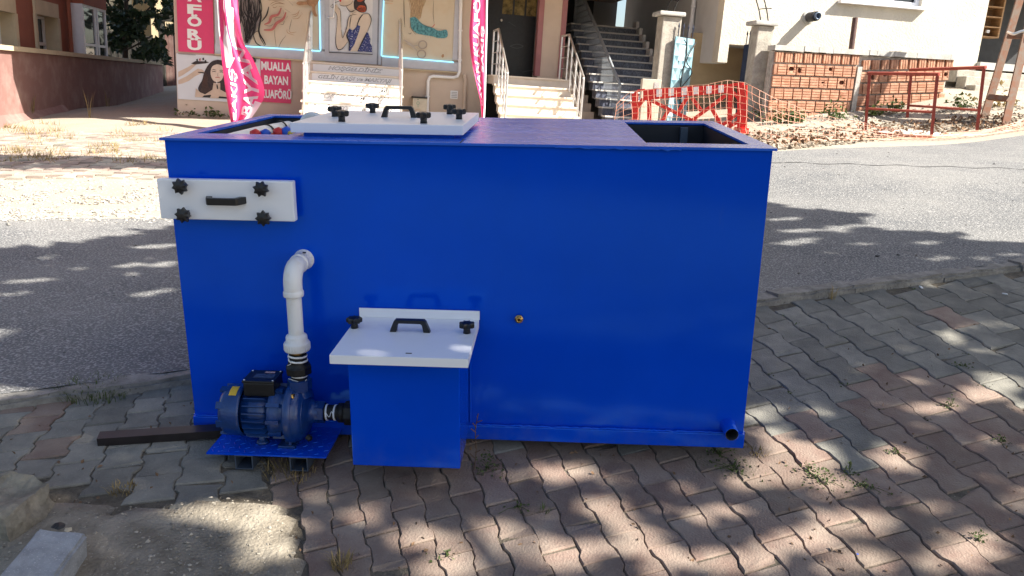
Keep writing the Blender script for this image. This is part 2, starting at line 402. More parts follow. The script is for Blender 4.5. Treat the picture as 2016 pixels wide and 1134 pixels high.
def leaf_cloud(name, pts, size, mt, parent=None, seed=1, flat=.0, kind=None):
    """many small bent leaves at the points, one mesh"""
    rnd = random.Random(seed); vs = []; fs = []
    for p in pts:
        s_ = size * rnd.uniform(.6, 1.3)
        d = Vector((rnd.gauss(0, 1), rnd.gauss(0, 1), rnd.gauss(0, .7) - .3)).normalized()
        n = Vector((rnd.gauss(0, .7), rnd.gauss(0, .7), 1)).normalized()
        x = d.cross(n)
        if x.length < .01: continue
        x.normalize(); n = x.cross(d); b = len(vs); p = Vector(p)
        vs += [p - d * s_ * .5, p + x * s_ * .30 - d * s_ * .05 + n * s_ * .08, p + d * s_ * .5 - n * s_ * .1, p - x * s_ * .30 - d * s_ * .05 + n * s_ * .08]
        fs += [(b, b + 1, b + 2), (b, b + 2, b + 3)]
    me = bpy.data.meshes.new(name); me.from_pydata(vs, [], fs); me.materials.append(mt)
    o = bpy.data.objects.new(name, me); COL.objects.link(o)
    if parent: o.parent = parent
    if kind: o['kind'] = kind
    return o
def tuft(name, p, n, h, spread, mt, parent=None, seed=0, up=(0, 0, 1), w=.006, lean=.6):
    rnd = random.Random(seed); mb = MB(); p = Vector(p); up = Vector(up)
    for i in range(n):
        a = rnd.uniform(0, 6.283); r = spread * rnd.random() ** .7
        b = Vector((math.cos(a) * r, math.sin(a) * r, 0)); hh = h * rnd.uniform(.45, 1.15)
        a2 = a + rnd.gauss(0, .9); dr = Vector((math.cos(a2), math.sin(a2), 0)) * hh * lean * rnd.uniform(.3, 1.2)
        s_ = Vector((-math.sin(a2), math.cos(a2), 0)) * w * rnd.uniform(.6, 1.2) * .5
        q0 = b; q1 = b + dr * .45 + up * hh * .6; q2 = b + dr + up * hh * (1 - .25 * lean)
        mb.add([q0 - s_, q0 + s_, q1 + s_ * .8, q1 - s_ * .8, q2], [(0, 1, 2, 3), (3, 2, 4)], mt)
    return mb.build(name, mt, parent, Matrix.Translation(p))
def rock(name, c, r, mt, seed=0, sub=2, parent=None, amp=.35, freq=2.0):
    bm = bmesh.new(); bmesh.ops.create_icosphere(bm, subdivisions=sub, radius=1)
    off = Vector((seed * 7.3, seed * 3.1, seed * 1.7))
    for v in bm.verts:
        k = 1 + amp * noise.noise(v.co * freq + off) + amp * .45 * noise.noise(v.co * freq * 2.7 + off)
        v.co = Vector((v.co.x * r[0] * k, v.co.y * r[1] * k, v.co.z * r[2] * k))
    me = bpy.data.meshes.new(name); bm.to_mesh(me); bm.free(); me.materials.append(mt)
    o = bpy.data.objects.new(name, me); COL.objects.link(o); o.location = c
    if parent: o.parent = parent
    return o
def scatter_stones(name, pts, smin, smax, mt, seed=3, parent=None, flatten=.6):
    """loose stones, one mesh of small irregular lumps"""
    rnd = random.Random(seed); vs = []; fs = []
    octa = [(1, 0, 0), (-1, 0, 0), (0, 1, 0), (0, -1, 0), (0, 0, 1), (0, 0, -1)]
    of = [(0, 2, 4), (2, 1, 4), (1, 3, 4), (3, 0, 4), (2, 0, 5), (1, 2, 5), (3, 1, 5), (0, 3, 5)]
    for p in pts:
        s_ = smin + (smax - smin) * rnd.random() ** 2.2; a = rnd.uniform(0, 6.28); ca, sa = math.cos(a), math.sin(a); b = len(vs)
        for x, y, z in octa:
            x, y, z = x + rnd.gauss(0, .3), y + rnd.gauss(0, .3), z * flatten + rnd.gauss(0, .2)
            vs.append((p[0] + (x * ca - y * sa) * s_, p[1] + (x * sa + y * ca) * s_ * .8, p[2] + z * s_ + s_ * .2))
        fs += [tuple(i + b for i in f) for f in of]
    me = bpy.data.meshes.new(name); me.from_pydata(vs, [], fs); me.materials.append(mt)
    o = bpy.data.objects.new(name, me); COL.objects.link(o)
    if parent: o.parent = parent
    return o
def weed(lab, q, pts, size, mt, seed):
    t = thing('weed', lab, 'weed', at(q)); leaf_cloud('foliage', [p - Vector(q) for p in pts], size, mt, t, seed, kind='stuff'); return t
# ------------------------------------------------------------------ the tank's own frame (x along the front, y back, z up)
def _rod(w):
    t = np.linalg.norm(w); k = w / t; K = np.array([[0, -k[2], k[1]], [k[2], 0, -k[0]], [-k[1], k[0], 0]])
    return np.eye(3) + np.sin(t) * K + (1 - np.cos(t)) * K @ K
_R = CM @ _rod(np.array([0.2884721, 0.04743885, 0.01903682])); _t = CM @ np.array([-0.16320625, 0.51615338, 2.75165429]) * (2 / 1.9)
TM = Matrix(((_R[0, 0], _R[0, 2], -_R[0, 1], _t[0]), (_R[1, 0], _R[1, 2], -_R[1, 1], _t[1]), (_R[2, 0], _R[2, 2], -_R[2, 1], _t[2]), (0, 0, 0, 1)))

# ------------------------------------------------------------------ pavement plane, kerb line, road surface
PA = Vector((-0.79085096, 2.4687901, -1.30133282)); PNRM = Vector((-0.00559735, -0.13918093, 0.99025115)).normalized()
LO = Vector((1.40725888, 3.75290851, -1.1084238)); LU = Vector((0.93424947, 0.35238323, 0.05480867)); LV = Vector((-0.35657622, 0.92544839, 0.1280573))
LC, LR = .1482, .2161
DIPC = TM @ Vector((-.64, -.24, -.02))
def dip(x, y): return .026 * math.exp(-((x - DIPC.x) ** 2 + (y - DIPC.y) ** 2) / (2 * .20 ** 2))
def pave_z(x, y): return PA.z - (PNRM.x * (x - PA.x) + PNRM.y * (y - PA.y)) / PNRM.z
def on_pave(u, v): return PN(u, v, PA, PNRM)
K0 = on_pave(0, 799); K1 = on_pave(375, 760); K2 = on_pave(1495, 604); K3 = on_pave(2016, 526)
KD = Vector((K3.x - K0.x, K3.y - K0.y, 0)).normalized(); KN = Vector((-KD.y, KD.x, 0))
KO = Vector((K0.x + K1.x + K2.x + K3.x, K0.y + K1.y + K2.y + K3.y, 0)) / 4
def kerb_xy(s): return KO + KD * s
def st(x, y):
    d = Vector((x, y, 0)) - KO; return d.dot(KD), d.dot(KN)
PA.z -= .008; LO.z -= .008
KH, KW = .026, .12                                # kerb height above the pavement and width
ctrl = []
def cp(u, v, Z): q = P(u, v, Z); ctrl.append((q.x, q.y, q.z))
for s in (-6, -3.5, -1.5, .5, 2.5, 4.5):
    q = kerb_xy(s) + KN * KW; ctrl.append((q.x, q.y, pave_z(q.x, q.y) + KH - .006))
for a in [(0, 430, 6.4), (0, 337, 8.5), (330, 337, 8.9), (330, 430, 7.0), (0, 262, 12.6), (60, 233, 14.9), (140, 214, 17.8), (320, 178, 26),
          (350, 228, 15.5), (570, 236, 15.9), (1500, 299, 9.6), (1700, 281, 11.3), (2016, 256, 12.6), (1480, 268, 12.4), (1704, 264, 13.0),
          (1834, 274, 12.2), (1924, 268, 12.2), (1784, 254, 13.7), (1500, 240, 14.2), (1690, 226, 14.0), (1880, 205, 13.9), (2016, 200, 14.2)]:
    cp(*a)
ctrl += [(.6, 15.8, -.72), (-2.5, 15.2, -.88), (14, 17, .9), (14, 9, .3), (-12, 9, -1.75), (-9, 3, -1.75), (-14, 22, -1.6), (9, 6.8, -.35)]
_C = np.array(ctrl); _n = len(_C)
def _U(r): return np.where(r > 1e-9, r * r * np.log(r + 1e-12), 0)
_K = _U(np.linalg.norm(_C[:, None, :2] - _C[None, :, :2], axis=2)) + np.eye(_n) * .35
_Pm = np.c_[np.ones(_n), _C[:, :2]]
_sol = np.linalg.solve(np.block([[_K, _Pm], [_Pm.T, np.zeros((3, 3))]]), np.r_[_C[:, 2], 0, 0, 0])
def gz(x, y):
    r = np.hypot(_C[:, 0] - x, _C[:, 1] - y); return float(_U(r) @ _sol[:_n] + _sol[_n] + _sol[_n + 1] * x + _sol[_n + 2] * y)
def gpt(u, v, lift=0.0):
    """photo pixel -> far ground (ray marched)"""
    d = Vector(ray(u, v)); Z = 4.0
    while Z < 60:
        q = d * Z
        if q.z < gz(q.x, q.y): break
        Z += .05
    lo, hi = Z - .05, Z
    for _ in range(14):
        m_ = (lo + hi) / 2; q = d * m_
        if q.z < gz(q.x, q.y): hi = m_
        else: lo = m_
    q = d * hi; return Vector((q.x, q.y, gz(q.x, q.y) + lift))
def T1(s):                                        # width of the asphalt along the street
    return 4.25 if s < 3 else 4.25 + .1 * min(s - 3, 9)
def sheet(name, ss, ts, zf, mt, kind='structure', skirt=0):
    vs = []; fs = []; n = len(ts)
    for s in ss:
        for tt in ts:
            t_ = tt(s) if callable(tt) else tt
            q = KO + KD * s + KN * t_; vs.append((q.x, q.y, zf(q.x, q.y, s, t_)))
    for i in range(len(ss) - 1):
        for j in range(n - 1): fs.append((i * n + j, (i + 1) * n + j, (i + 1) * n + j + 1, i * n + j + 1))
    me = bpy.data.meshes.new(name); me.from_pydata(vs, [], fs); me.materials.append(mt)
    me.polygons.foreach_set('use_smooth', [True] * len(fs))
    o = bpy.data.objects.new(name, me); COL.objects.link(o); o['kind'] = kind
    return o
SS = [-24 + .4 * i for i in range(121)]
road = sheet('road', SS, [KW - .03] + [(lambda s, k=k: KW - .03 + (T1(s) - KW + .03) * k / 22) for k in range(1, 23)], lambda x, y, s, t: gz(x, y), ASPH)
FARG = mat('dusty_far_ground', (.40, .355, .29), rough=.95, var=.15, scale=1.6, col2=(.31, .26, .20), bump=.8, bscale=40, speck=(.5, .47, .43), speck_scale=60, speck_amt=.1, spec=.2, detail=8)
far_ground = sheet('ground', SS, [(lambda s, k=k: T1(s) + k) for k in (0, .3, .7, 1.1, 1.6, 2.2, 3, 4, 5, 6, 7, 8, 9.5, 11, 13, 16, 20, 26, 34)],
                   lambda x, y, s, t: gz(x, y) + .02 * noise.noise(Vector((x * 1.7, y * 1.7, 0))) * min(1, (t - T1(s))), FARG)
# pavement bed: soil just under the pavers, running down behind the camera
def bed_z(x, y, s, t):
    return pave_z(x, y) - .0075 - dip(x, y)
pav_ss = [-24 + .6 * i for i in range(32)] + [-4.8 + .12 * i for i in range(70)] + [3.6 + .6 * i for i in range(34)]
pavement = sheet('pavement', pav_ss, [-14, -11, -8, -6] + [-5 + .25 * i for i in range(10)] + [-2.5 + .1 * i for i in range(25)] + [0.0], bed_z, JOINT)

# ------------------------------------------------------------------ kerb stones
kerb = bpy.data.objects.new('kerb', None); COL.objects.link(kerb); kerb['kind'] = 'structure'
rnd = random.Random(5); s = -6.0
while s < 7.5:
    Ln = rnd.choice([.55, .72, .8, .95, 1.0]); a = kerb_xy(s); b = kerb_xy(s + Ln)
    bm = bmesh.new(); bmesh.ops.create_cube(bm, size=1)
    for v in bm.verts: v.co = Vector((v.co.x * (Ln - .004), v.co.y * (KW - .006), v.co.z * .2))
    bmesh.ops.subdivide_edges(bm, edges=[e for e in bm.edges if abs(e.verts[0].co.x - e.verts[1].co.x) > .1], cuts=9)
    bmesh.ops.bevel(bm, geom=[e for e in bm.edges if all(v.co.z > .09 for v in e.verts) and all(v.co.y < 0 for v in e.verts)], offset=.014, segments=2, affect='EDGES')
    for v in bm.verts:
        w_ = v.co + Vector((s * 3.3, 0, 0)); v.co += noise.noise_vector(w_ * 9) * .012 + noise.noise_vector(w_ * 26) * .006 + Vector((0, 0, .010 * noise.noise(w_ * 3.1)))
    me = bpy.data.meshes.new('kerb_stone'); bm.to_mesh(me); bm.free(); me.materials.append(KERBM)
    o = bpy.data.objects.new('kerb_stone', me); COL.objects.link(o); o.parent = kerb
    m_ = (a + b) / 2 + KN * (KW / 2); za = pave_z(a.x, a.y); zb = pave_z(b.x, b.y)
    xax = Vector((KD.x * Ln, KD.y * Ln, zb - za)).normalized(); yax = KN.copy(); zax = xax.cross(yax).normalized(); yax = zax.cross(xax)
    R = Matrix((xax, yax, zax)).transposed().to_4x4()
    o.matrix_local = Matrix.Translation(Vector((m_.x, m_.y, pave_z(m_.x, m_.y) + KH - .1 + rnd.uniform(-.006, .008)))) @ R @ Matrix.Rotation(rnd.uniform(-.012, .012), 4, 'Z')
    s += Ln

# ------------------------------------------------------------------ interlocking I-shaped pavers
# two patches of laying: lattice (column, row) -> photo pixel homographies, dropped on the pavement plane
H_R = (50.59066950547105, -24.113151310207115, 1576.6793566628785, -7.923915361009232, 5.517319618067203, 668.422496999486, 0.0037417231384881122, -0.04772465362510268)
H_L = (82.53332713278098, -38.28409517815693, 116.34776934941448, 6.74963385258766, -30.30923102030905, 860.3987646814564, 0.01883747211230228, -0.07696475779438242)
def lat_px(h, c, r):
    w = h[6] * c + h[7] * r + 1
    if w < .12: return None
    return (h[0] * c + h[1] * r + h[2]) / w, (h[3] * c + h[4] * r + h[5]) / w
def lat(h, c, r):
    p = lat_px(h, c, r); return on_pave(*p) if p else None
def paver_shape(h, c, r, rr):
    """outline of an I-shaped block, mapped corner by corner so that neighbours interlock"""
    g = .015; hw, ww, hl = .555 - g, .445 - g, .5 - .0075
    o2 = [(hw, hl), (hw, hl * .64), (ww, hl * .36), (ww, -hl * .36), (hw, -hl * .64), (hw, -hl), (-hw, -hl), (-hw, -hl * .64), (-ww, -hl * .36), (-ww, hl * .36), (-hw, hl * .64), (-hw, hl)]
    n = 12; e = .0045; out = []
    q = lat(h, c, r)
    for k, dz in ((1, -.05), (1, -e), (.945, 0)):
        for x, y in o2:
            p = lat(h, c + x * k, r - y * k)
            if p is None: return None, None
            out.append(p - q + PNRM * (dz - dip(p.x, p.y)))
    jit = [Vector((rr.gauss(0, .0013), rr.gauss(0, .0013), 0)) for _ in range(12)]
    out = [p + jit[i % 12] for i, p in enumerate(out)]
    if rr.random() < .13:                              # a chipped corner
        i = rr.choice([0, 5, 6, 11]); 
        for lv in (1, 2): out[lv * n + i] = out[lv * n + i] * .86 + PNRM * -.004 * lv
    fs = [(i, (i + 1) % n, n + (i + 1) % n, n + i) for i in range(n)] + [(n + i, n + (i + 1) % n, 2 * n + (i + 1) % n, 2 * n + i) for i in range(n)]
    fs += [(2 * n + 0, 2 * n + 11, 2 * n + 10, 2 * n + 1), (2 * n + 1, 2 * n + 10, 2 * n + 9, 2 * n + 2), (2 * n + 2, 2 * n + 9, 2 * n + 8, 2 * n + 3), (2 * n + 3, 2 * n + 8, 2 * n + 7, 2 * n + 4), (2 * n + 4, 2 * n + 7, 2 * n + 6, 2 * n + 5)]
    return q, (out, fs)
DIRT_POLY = [(-40, 962), (60, 968), (120, 985), (250, 1006), (340, 994), (450, 980), (530, 986), (572, 1008), (576, 1058), (596, 1134), (600, 1200), (-40, 1200)]
def inside(u, v, poly):
    c = False; j = len(poly) - 1
    for i in range(len(poly)):
        a, b = poly[i], poly[j]
        if (a[1] > v) != (b[1] > v) and u < (b[0] - a[0]) * (v - a[1]) / (b[1] - a[1]) + a[0]: c = not c
        j = i
    return c
def smst(a, b, x):
    t = min(1, max(0, (x - a) / (b - a))); return t * t * (3 - 2 * t)
cells = []
rnd = random.Random(21)
for hid, Hm in ((0, H_R), (1, H_L)):
    for c in range(-40, 64):
        for r in range(-22, 26):
            rr = r + (.5 if c % 2 else 0) + .5                  # block centre along its column
            px = lat_px(Hm, c, rr)
            if px is None or not (-420 < px[0] < 3000 and 430 < px[1] < 1560): continue
            if (px[0] < 548 + max(0, px[1] - 960) * .3) != (hid == 1): continue
            q = on_pave(*px); s_, t_ = st(q.x, q.y)
            if t_ > .03 or inside(px[0], px[1], DIRT_POLY): continue
            c4 = CM.T @ np.array(q); cells.append((float(c4[2]), c, rr, q, px, Hm))
cells.sort(key=lambda z: z[0])
vis = [z for z in cells if 0 < z[4][0] < 2016 and z[4][1] < 1134]
tank_hide = [(400, 860), (1440, 880), (1480, 600), (400, 700)]
vis2 = [z for z in vis if not inside(z[4][0], z[4][1], tank_hide)]
single = set(id(z) for z in vis2[:298])
print('pavers', len(cells), 'in view', len(vis2))
restmb = {0: MB(), 1: MB()}
for z in cells:
    Zd, c, rr, q, px, Hm = z
    # red blocks grow more frequent towards the viewer on the right, grey by the kerb and on the left
    red = noise.noise(Vector((c * .23, rr * .23, 4))) * .9 + (px[1] - 790) / 170 + (px[0] - 900) / 4200 - (2.0 if px[0] < 520 else 0) + rnd.gauss(0, .26)
    mt = PAV_R if red > .12 else PAV_G
    if px[0] < 110 and px[1] < 880: mt = PAV_R if rnd.random() < .6 else PAV_G
    q_, sh = paver_shape(Hm, c, rr, rnd)
    if q_ is None: continue
    M_ = Matrix.Translation(q_ + PNRM * rnd.gauss(0, .0019)) @ Matrix.Rotation(rnd.gauss(0, .008), 4, 'X') @ Matrix.Rotation(rnd.gauss(0, .008), 4, 'Y') @ Matrix.Rotation(rnd.gauss(0, .006), 4, 'Z')
    if id(z) in single:
        MB().add(sh[0], sh[1], mt).build('paver', mt, pavement, M_)
    else:
        restmb[1 if mt is PAV_R else 0].add([M_ @ v for v in sh[0]], sh[1], mt)
for k in (0, 1):
    o = restmb[k].build('paver_field', None, pavement); o['kind'] = 'stuff'
# dirt where the pavers are missing
dv = []; df = []; nx_, ny_ = 46, 34
for i in range(nx_):
    for j in range(ny_):
        x = -2.3 + 1.95 * i / (nx_ - 1); y = .9 + 1.55 * j / (ny_ - 1)
        e = noise.noise(Vector((x * 3, y * 3, 2))) * .012 + noise.noise(Vector((x * 11, y * 11, 5))) * .006
        px = to_px((x, y, pave_z(x, y))); ins = 1 if px and inside(px[0], px[1], DIRT_POLY) else 0
        dv.append((x, y, pave_z(x, y) + .012 + (e if ins else -.055)))
for i in range(nx_ - 1):
    for j in range(ny_ - 1): df.append((i * ny_ + j, (i + 1) * ny_ + j, (i + 1) * ny_ + j + 1, i * ny_ + j + 1))
me = bpy.data.meshes.new('dirt_patch'); me.from_pydata(dv, [], df); me.materials.append(DIRT); me.polygons.foreach_set('use_smooth', [True] * len(df))
dirt = bpy.data.objects.new('dirt_patch', me); COL.objects.link(dirt); dirt['kind'] = 'structure'
rnd = random.Random(8); pts = []
while len(pts) < 900:
    u, v = rnd.uniform(0, 600), rnd.uniform(960, 1160)
    if inside(u, v, DIRT_POLY):
        q = on_pave(u, v); pts.append((q.x, q.y, q.z + .012))
tag(scatter_stones('gravel', pts, .0012, .0075, GRAVEL_D, 4), 'small loose pebbles on the bare dirt at the pavement edge', 'gravel', kind='stuff')
# crumbs, sand and dead bits along the joints and under the tank
pts = []
for z in vis2:
    for _ in range(3):
        q = lat(z[5], z[1] + rnd.choice([-1, 1]) * rnd.uniform(.42, .56), z[2] + rnd.uniform(-.5, .5)); pts.append((q.x, q.y, q.z - .006))
tag(scatter_stones('grit', pts, .001, .0035, GRAVEL_D, 9), 'pale grit lying in the joints between the pavers', 'grit', kind='stuff')
rnd = random.Random(19); pts = []
for k in range(260):
    s_, t_ = rnd.uniform(-3.5, 9), rnd.uniform(.2, 4.2); q = KO + KD * s_ + KN * t_; pts.append((q.x, q.y, gz(q.x, q.y)))
tag(scatter_stones('road_pebble', pts, .004, .016, mat('dark_road_pebble', (.07, .065, .06), island=.4), 3), 'small dark pebbles scattered over the asphalt', 'pebbles', kind='stuff')

vs = []; fs = []
for k in range(41):                                    # a sealed joint running across the asphalt
    u = 1500 + 560 * k / 40; v = 319 + 15 * k / 40 + 1.2 * math.sin(k * .9); q = gpt(u, v); w_ = .012 + .004 * math.sin(k * 1.7)
    vs += [(q.x, q.y - w_, gz(q.x, q.y - w_) + .004), (q.x, q.y + w_, gz(q.x, q.y + w_) + .004)]
    if k: fs.append((2 * k - 2, 2 * k - 1, 2 * k + 1, 2 * k))
MB().add(vs, fs, mat('dark_road_joint', (.07, .07, .07), rough=.9)).build('road_joint', None, road)
# ------------------------------------------------------------------ blue steel tank (all in the tank's own frame)
H = 1.056
tank = thing('steel_tank', 'big blue painted steel tank with white lids standing on the pavement', 'tank', TM)
X0, X1, D = -1.0, 1.0, 1.04
OPL = (-.958, -.63, .155, .965); OPR = (.605, .948, .10, .93)   # openings in the top: x0, x1, y0, y1
b = MB()
tk = .008
b.box(((X0 + X1) / 2, tk / 2, H / 2), (X1 - X0, tk, H - .004), BLUE)
b.box(((X0 + X1) / 2, D - tk / 2, H / 2), (X1 - X0, tk, H - .004), BLUE)
for x in (X0 + tk / 2, X1 - tk / 2): b.box((x, D / 2, H / 2), (tk, D - 2 * tk - .001, H - .004), BLUE)
b.box((0, D / 2, .006), (X1 - X0 - .02, D - .02, .006), BLUE)
b.build('shell', None, tank)
# top plate in strips round the two openings, folded lip at the front
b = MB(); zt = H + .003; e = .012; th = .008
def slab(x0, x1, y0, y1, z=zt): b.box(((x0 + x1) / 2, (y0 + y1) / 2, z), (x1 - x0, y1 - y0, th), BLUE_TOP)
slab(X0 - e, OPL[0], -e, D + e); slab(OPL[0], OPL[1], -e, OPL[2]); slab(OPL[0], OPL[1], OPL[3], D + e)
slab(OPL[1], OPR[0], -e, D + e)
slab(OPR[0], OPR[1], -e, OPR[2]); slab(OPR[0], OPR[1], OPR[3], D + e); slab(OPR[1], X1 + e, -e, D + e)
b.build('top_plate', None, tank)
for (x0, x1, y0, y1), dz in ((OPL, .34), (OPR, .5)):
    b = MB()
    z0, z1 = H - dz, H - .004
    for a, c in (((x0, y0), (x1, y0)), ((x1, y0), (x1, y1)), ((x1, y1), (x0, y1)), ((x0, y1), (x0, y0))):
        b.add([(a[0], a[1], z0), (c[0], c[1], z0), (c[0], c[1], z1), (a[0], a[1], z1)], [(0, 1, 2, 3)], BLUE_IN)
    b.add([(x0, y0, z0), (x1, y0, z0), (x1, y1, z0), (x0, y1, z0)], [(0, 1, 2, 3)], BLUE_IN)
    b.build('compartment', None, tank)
MB().box((.86, .905, H - .16), (.03, .03, .3), STEEL_T).build('inner_post', STEEL_T, tank)
# base frame, weld bead
b = MB()
b.box((0, -.006, .026), (X1 - X0 + .004, .02, .054), BLUE, bev=.003)
b.box((0, D + .006, .026), (X1 - X0 + .004, .02, .054), BLUE, bev=.003)
for x in (X0 - .002, X1 + .002): b.box((x, D / 2, .026), (.012, D - .01, .052), BLUE)
b.build('base_frame', None, tank)
rnd = random.Random(3); b = MB(); pts = []; rs = []
x = .03
while x < .985:
    pts.append((x, -.011 + rnd.gauss(0, .0007), .0555 + rnd.gauss(0, .0012))); rs.append(rnd.uniform(.0030, .0058)); x += rnd.uniform(.006, .012)
b.tube(pts, rs, 6, BLUE); pts = []; rs = []; x = -.985
while x < -.36:
    pts.append((x, -.011, .0555 + rnd.gauss(0, .0008))); rs.append(rnd.uniform(.0025, .004)); x += rnd.uniform(.008, .014)
b.tube(pts, rs, 6, BLUE)
b.tube([(.0195, -.002, z) for z in (.06, .12, .2, .28, .36, .43)], [.004, .0045, .0035, .0045, .004, .004], 6, BLUE)
x = .30; pts = []; rs = []
while x < .72: pts.append((x, -.0125 + rnd.gauss(0, .0012), H - .002 + rnd.gauss(0, .001))); rs.append(rnd.choice([.002, .0028, .0042])); x += rnd.uniform(.008, .02)
MB().tube(pts, rs, 6, BLUE_TOP).build('lip_bead', None, tank)
b.build('weld_bead', None, tank)
# --- knobs and handles
def knob_mesh():
    b = MB(); n = 8; m = n * 4
    def ring(r0, r1, z):
        return [Vector(((r0 + (r1 - r0) * (.5 + .5 * math.cos(n * a)) ** 1.6) * math.cos(a), (r0 + (r1 - r0) * (.5 + .5 * math.cos(n * a)) ** 1.6) * math.sin(a), z)) for a in [2 * math.pi * k / m for k in range(m)]]
    rings = [ring(.0155, .021, .018), ring(.019, .0265, .021), ring(.0195, .0272, .032), ring(.0175, .0245, .0365), ring(.011, .0125, .0385), ring(.006, .0065, .0400)]
    vs = sum(rings, []); fs = []
    for i in range(len(rings) - 1):
        for k in range(m): fs.append((i * m + k, i * m + (k + 1) % m, (i + 1) * m + (k + 1) % m, (i + 1) * m + k))
    fs.append(tuple(range(m))[::-1]); fs.append(tuple(range((len(rings) - 1) * m, len(rings) * m)))
    b.add(vs, fs, BLACKP)
    b.lathe((0, 0, 0), (0, 0, 1), [(.0, 0), (.0125, 0), (.0115, .010), (.0125, .0185)], 16, BLACKP)
    return b.build('knob', None)
KNOB = knob_mesh()
def knob(parent, p, axis, spin=0.0):
    global KNOB_USED
    o = KNOB if KNOB.parent is None else dup(KNOB)
    o.parent = parent
    o.matrix_local = Matrix.Translation(Vector(p)) @ rot_to(axis).to_4x4() @ Matrix.Rotation(spin, 4, 'Z')
def handle_mesh():
    """bow handle along x, standing on z = 0, 135 mm long"""
    b = MB(); L, hh = .0675, .042
    out = [(-L, 0), (-L + .004, .012), (-L + .014, hh - .006), (-L + .02, hh), (L - .02, hh), (L - .014, hh - .006), (L - .004, .012), (L, 0), (L - .021, 0), (L - .026, hh - .016), (L - .031, hh - .011), (-L + .031, hh - .011), (-L + .026, hh - .016), (-L + .021, 0)]
    n = len(out); w = .0115; vs = []; c = .0025
    for y, k in ((-w, .93), (-w + c, 1.0), (w - c, 1.0), (w, .93)):
        for x, z in out: vs.append((x * (1 if k == 1 else .985), y, z if k == 1 else z * .97))
    fs = []
    for r in range(3):
        for i in range(n): fs.append((r * n + i, r * n + (i + 1) % n, (r + 1) * n + (i + 1) % n, (r + 1) * n + i))
    for base in (0, 3 * n):
        for quad in ((0, 1, 12, 13), (1, 2, 11, 12), (2, 3, 10, 11), (3, 4, 9, 10), (4, 5, 8, 9), (5, 6, 7, 8)) if False else ((0, 1, 12, 13), (1, 2, 11, 12), (2, 3, 11), (3, 4, 10, 11), (4, 5, 10), (5, 6, 9, 10), (6, 7, 8, 9)):
            fs.append(tuple(base + q for q in quad))
    b.add(vs, fs, BLACKP); return b.build('handle', None)
HANDLE = handle_mesh()
def handle(parent, M_):
    o = HANDLE if HANDLE.parent is None else dup(HANDLE)
    o.parent = parent; o.matrix_local = M_
# --- hatch lid on the top
hx0, hx1, hy0, hy1 = -.605, -.012, .10, .70
MB().box(((hx0 + hx1) / 2, (hy0 + hy1) / 2, H + .014), (hx1 - hx0 - .07, hy1 - hy0 - .07, .014), BLUE).build('hatch_frame', BLUE, tank)
MB().box((-.01, .047, H + .0078), (.0025, .112, .0016), INK).build('plate_seam', INK, tank)
lid = MB().box(((hx0 + hx1) / 2, (hy0 + hy1) / 2, H + .037), (hx1 - hx0, hy1 - hy0, .033), WHITE, bev=.0022).build('hatch_lid', WHITE, tank)
zl = H + .0535
for i, (u, v) in enumerate([(634, 236), (667, 249.5), (733, 228), (822, 256), (864, 230), (914, 245)]):
    pass
for x, y in ((-.525, .385), (-.445, .175), (-.43, .60), (-.155, .16), (-.12, .60), (-.055, .36)):
    knob(lid, (x, y, zl), (0, 0, 1), random.random())
handle(lid, Matrix.Translation((-.285, .40, zl)))
# --- access panel on the front, hanging past the left edge
px0, px1, pz0, pz1 = -1.012, -.557, .800, .934
panel = MB().box(((px0 + px1) / 2, -.046, (pz0 + pz1) / 2), (px1 - px0, .032, pz1 - pz0), WHITE, bev=.004).build('access_panel', WHITE, tank)
MB().box(((px0 + px1) / 2 + .03, -.017, (pz0 + pz1) / 2), (px1 - px0 - .12, .026, pz1 - pz0 - .03), BLUE).build('panel_frame', BLUE, tank)
for x, z in ((-.922, .915), (-.653, .912), (-.922, .820), (-.653, .815)): knob(panel, (x, -.062, z), (0, -1, 0), random.random())
handle(panel, Matrix.Translation((-.783, -.062, .869)) @ Matrix.Rotation(math.radians(90), 4, 'X'))
# --- strainer box hung on the front, with its own lid
box = MB()
bx0, bx1, by, bz0, bz1 = -.340, .016, -.30, .036, .428
box.box(((bx0 + bx1) / 2, by / 2 - .004, (bz0 + bz1) / 2), (bx1 - bx0, -by - .012, bz1 - bz0), BLUE, bev=.004)
box = box.build('strainer_box', None, tank)
lx0, lx1, ly = -.374, .052, -.378; zt2 = .455
b = MB()
b.box(((lx0 + lx1) / 2, ly / 2 - .003, zt2 - .0015), (lx1 - lx0, -ly - .006, .003), WHITE, bev=.001)
b.box(((lx0 + lx1) / 2, ly + .0015, zt2 - .0155), (lx1 - lx0 - .006, .003, .026), WHITE)
for x in (lx0 + .0015, lx1 - .0015): b.box((x, ly / 2 - .004, zt2 - .0155), (.003, -ly - .010, .026), WHITE)
b.box(((lx0 + .012 + lx1 - .003) / 2, -.0085, zt2 + .0165), (lx1 - lx0 - .004, .0025, .032), WHITE)
slid = b.build('strainer_lid', None, tank)
MB().box((-.135, ly + .033, zt2 + .0005), (.019, .005, .0016), INK).build('slot', INK, slid)
knob(slid, (-.357, -.125, zt2), (0, 0, 1), .2); knob(slid, (.024, -.145, zt2), (0, 0, 1), .5)
handle(slid, Matrix.Translation((-.165, -.145, zt2)))
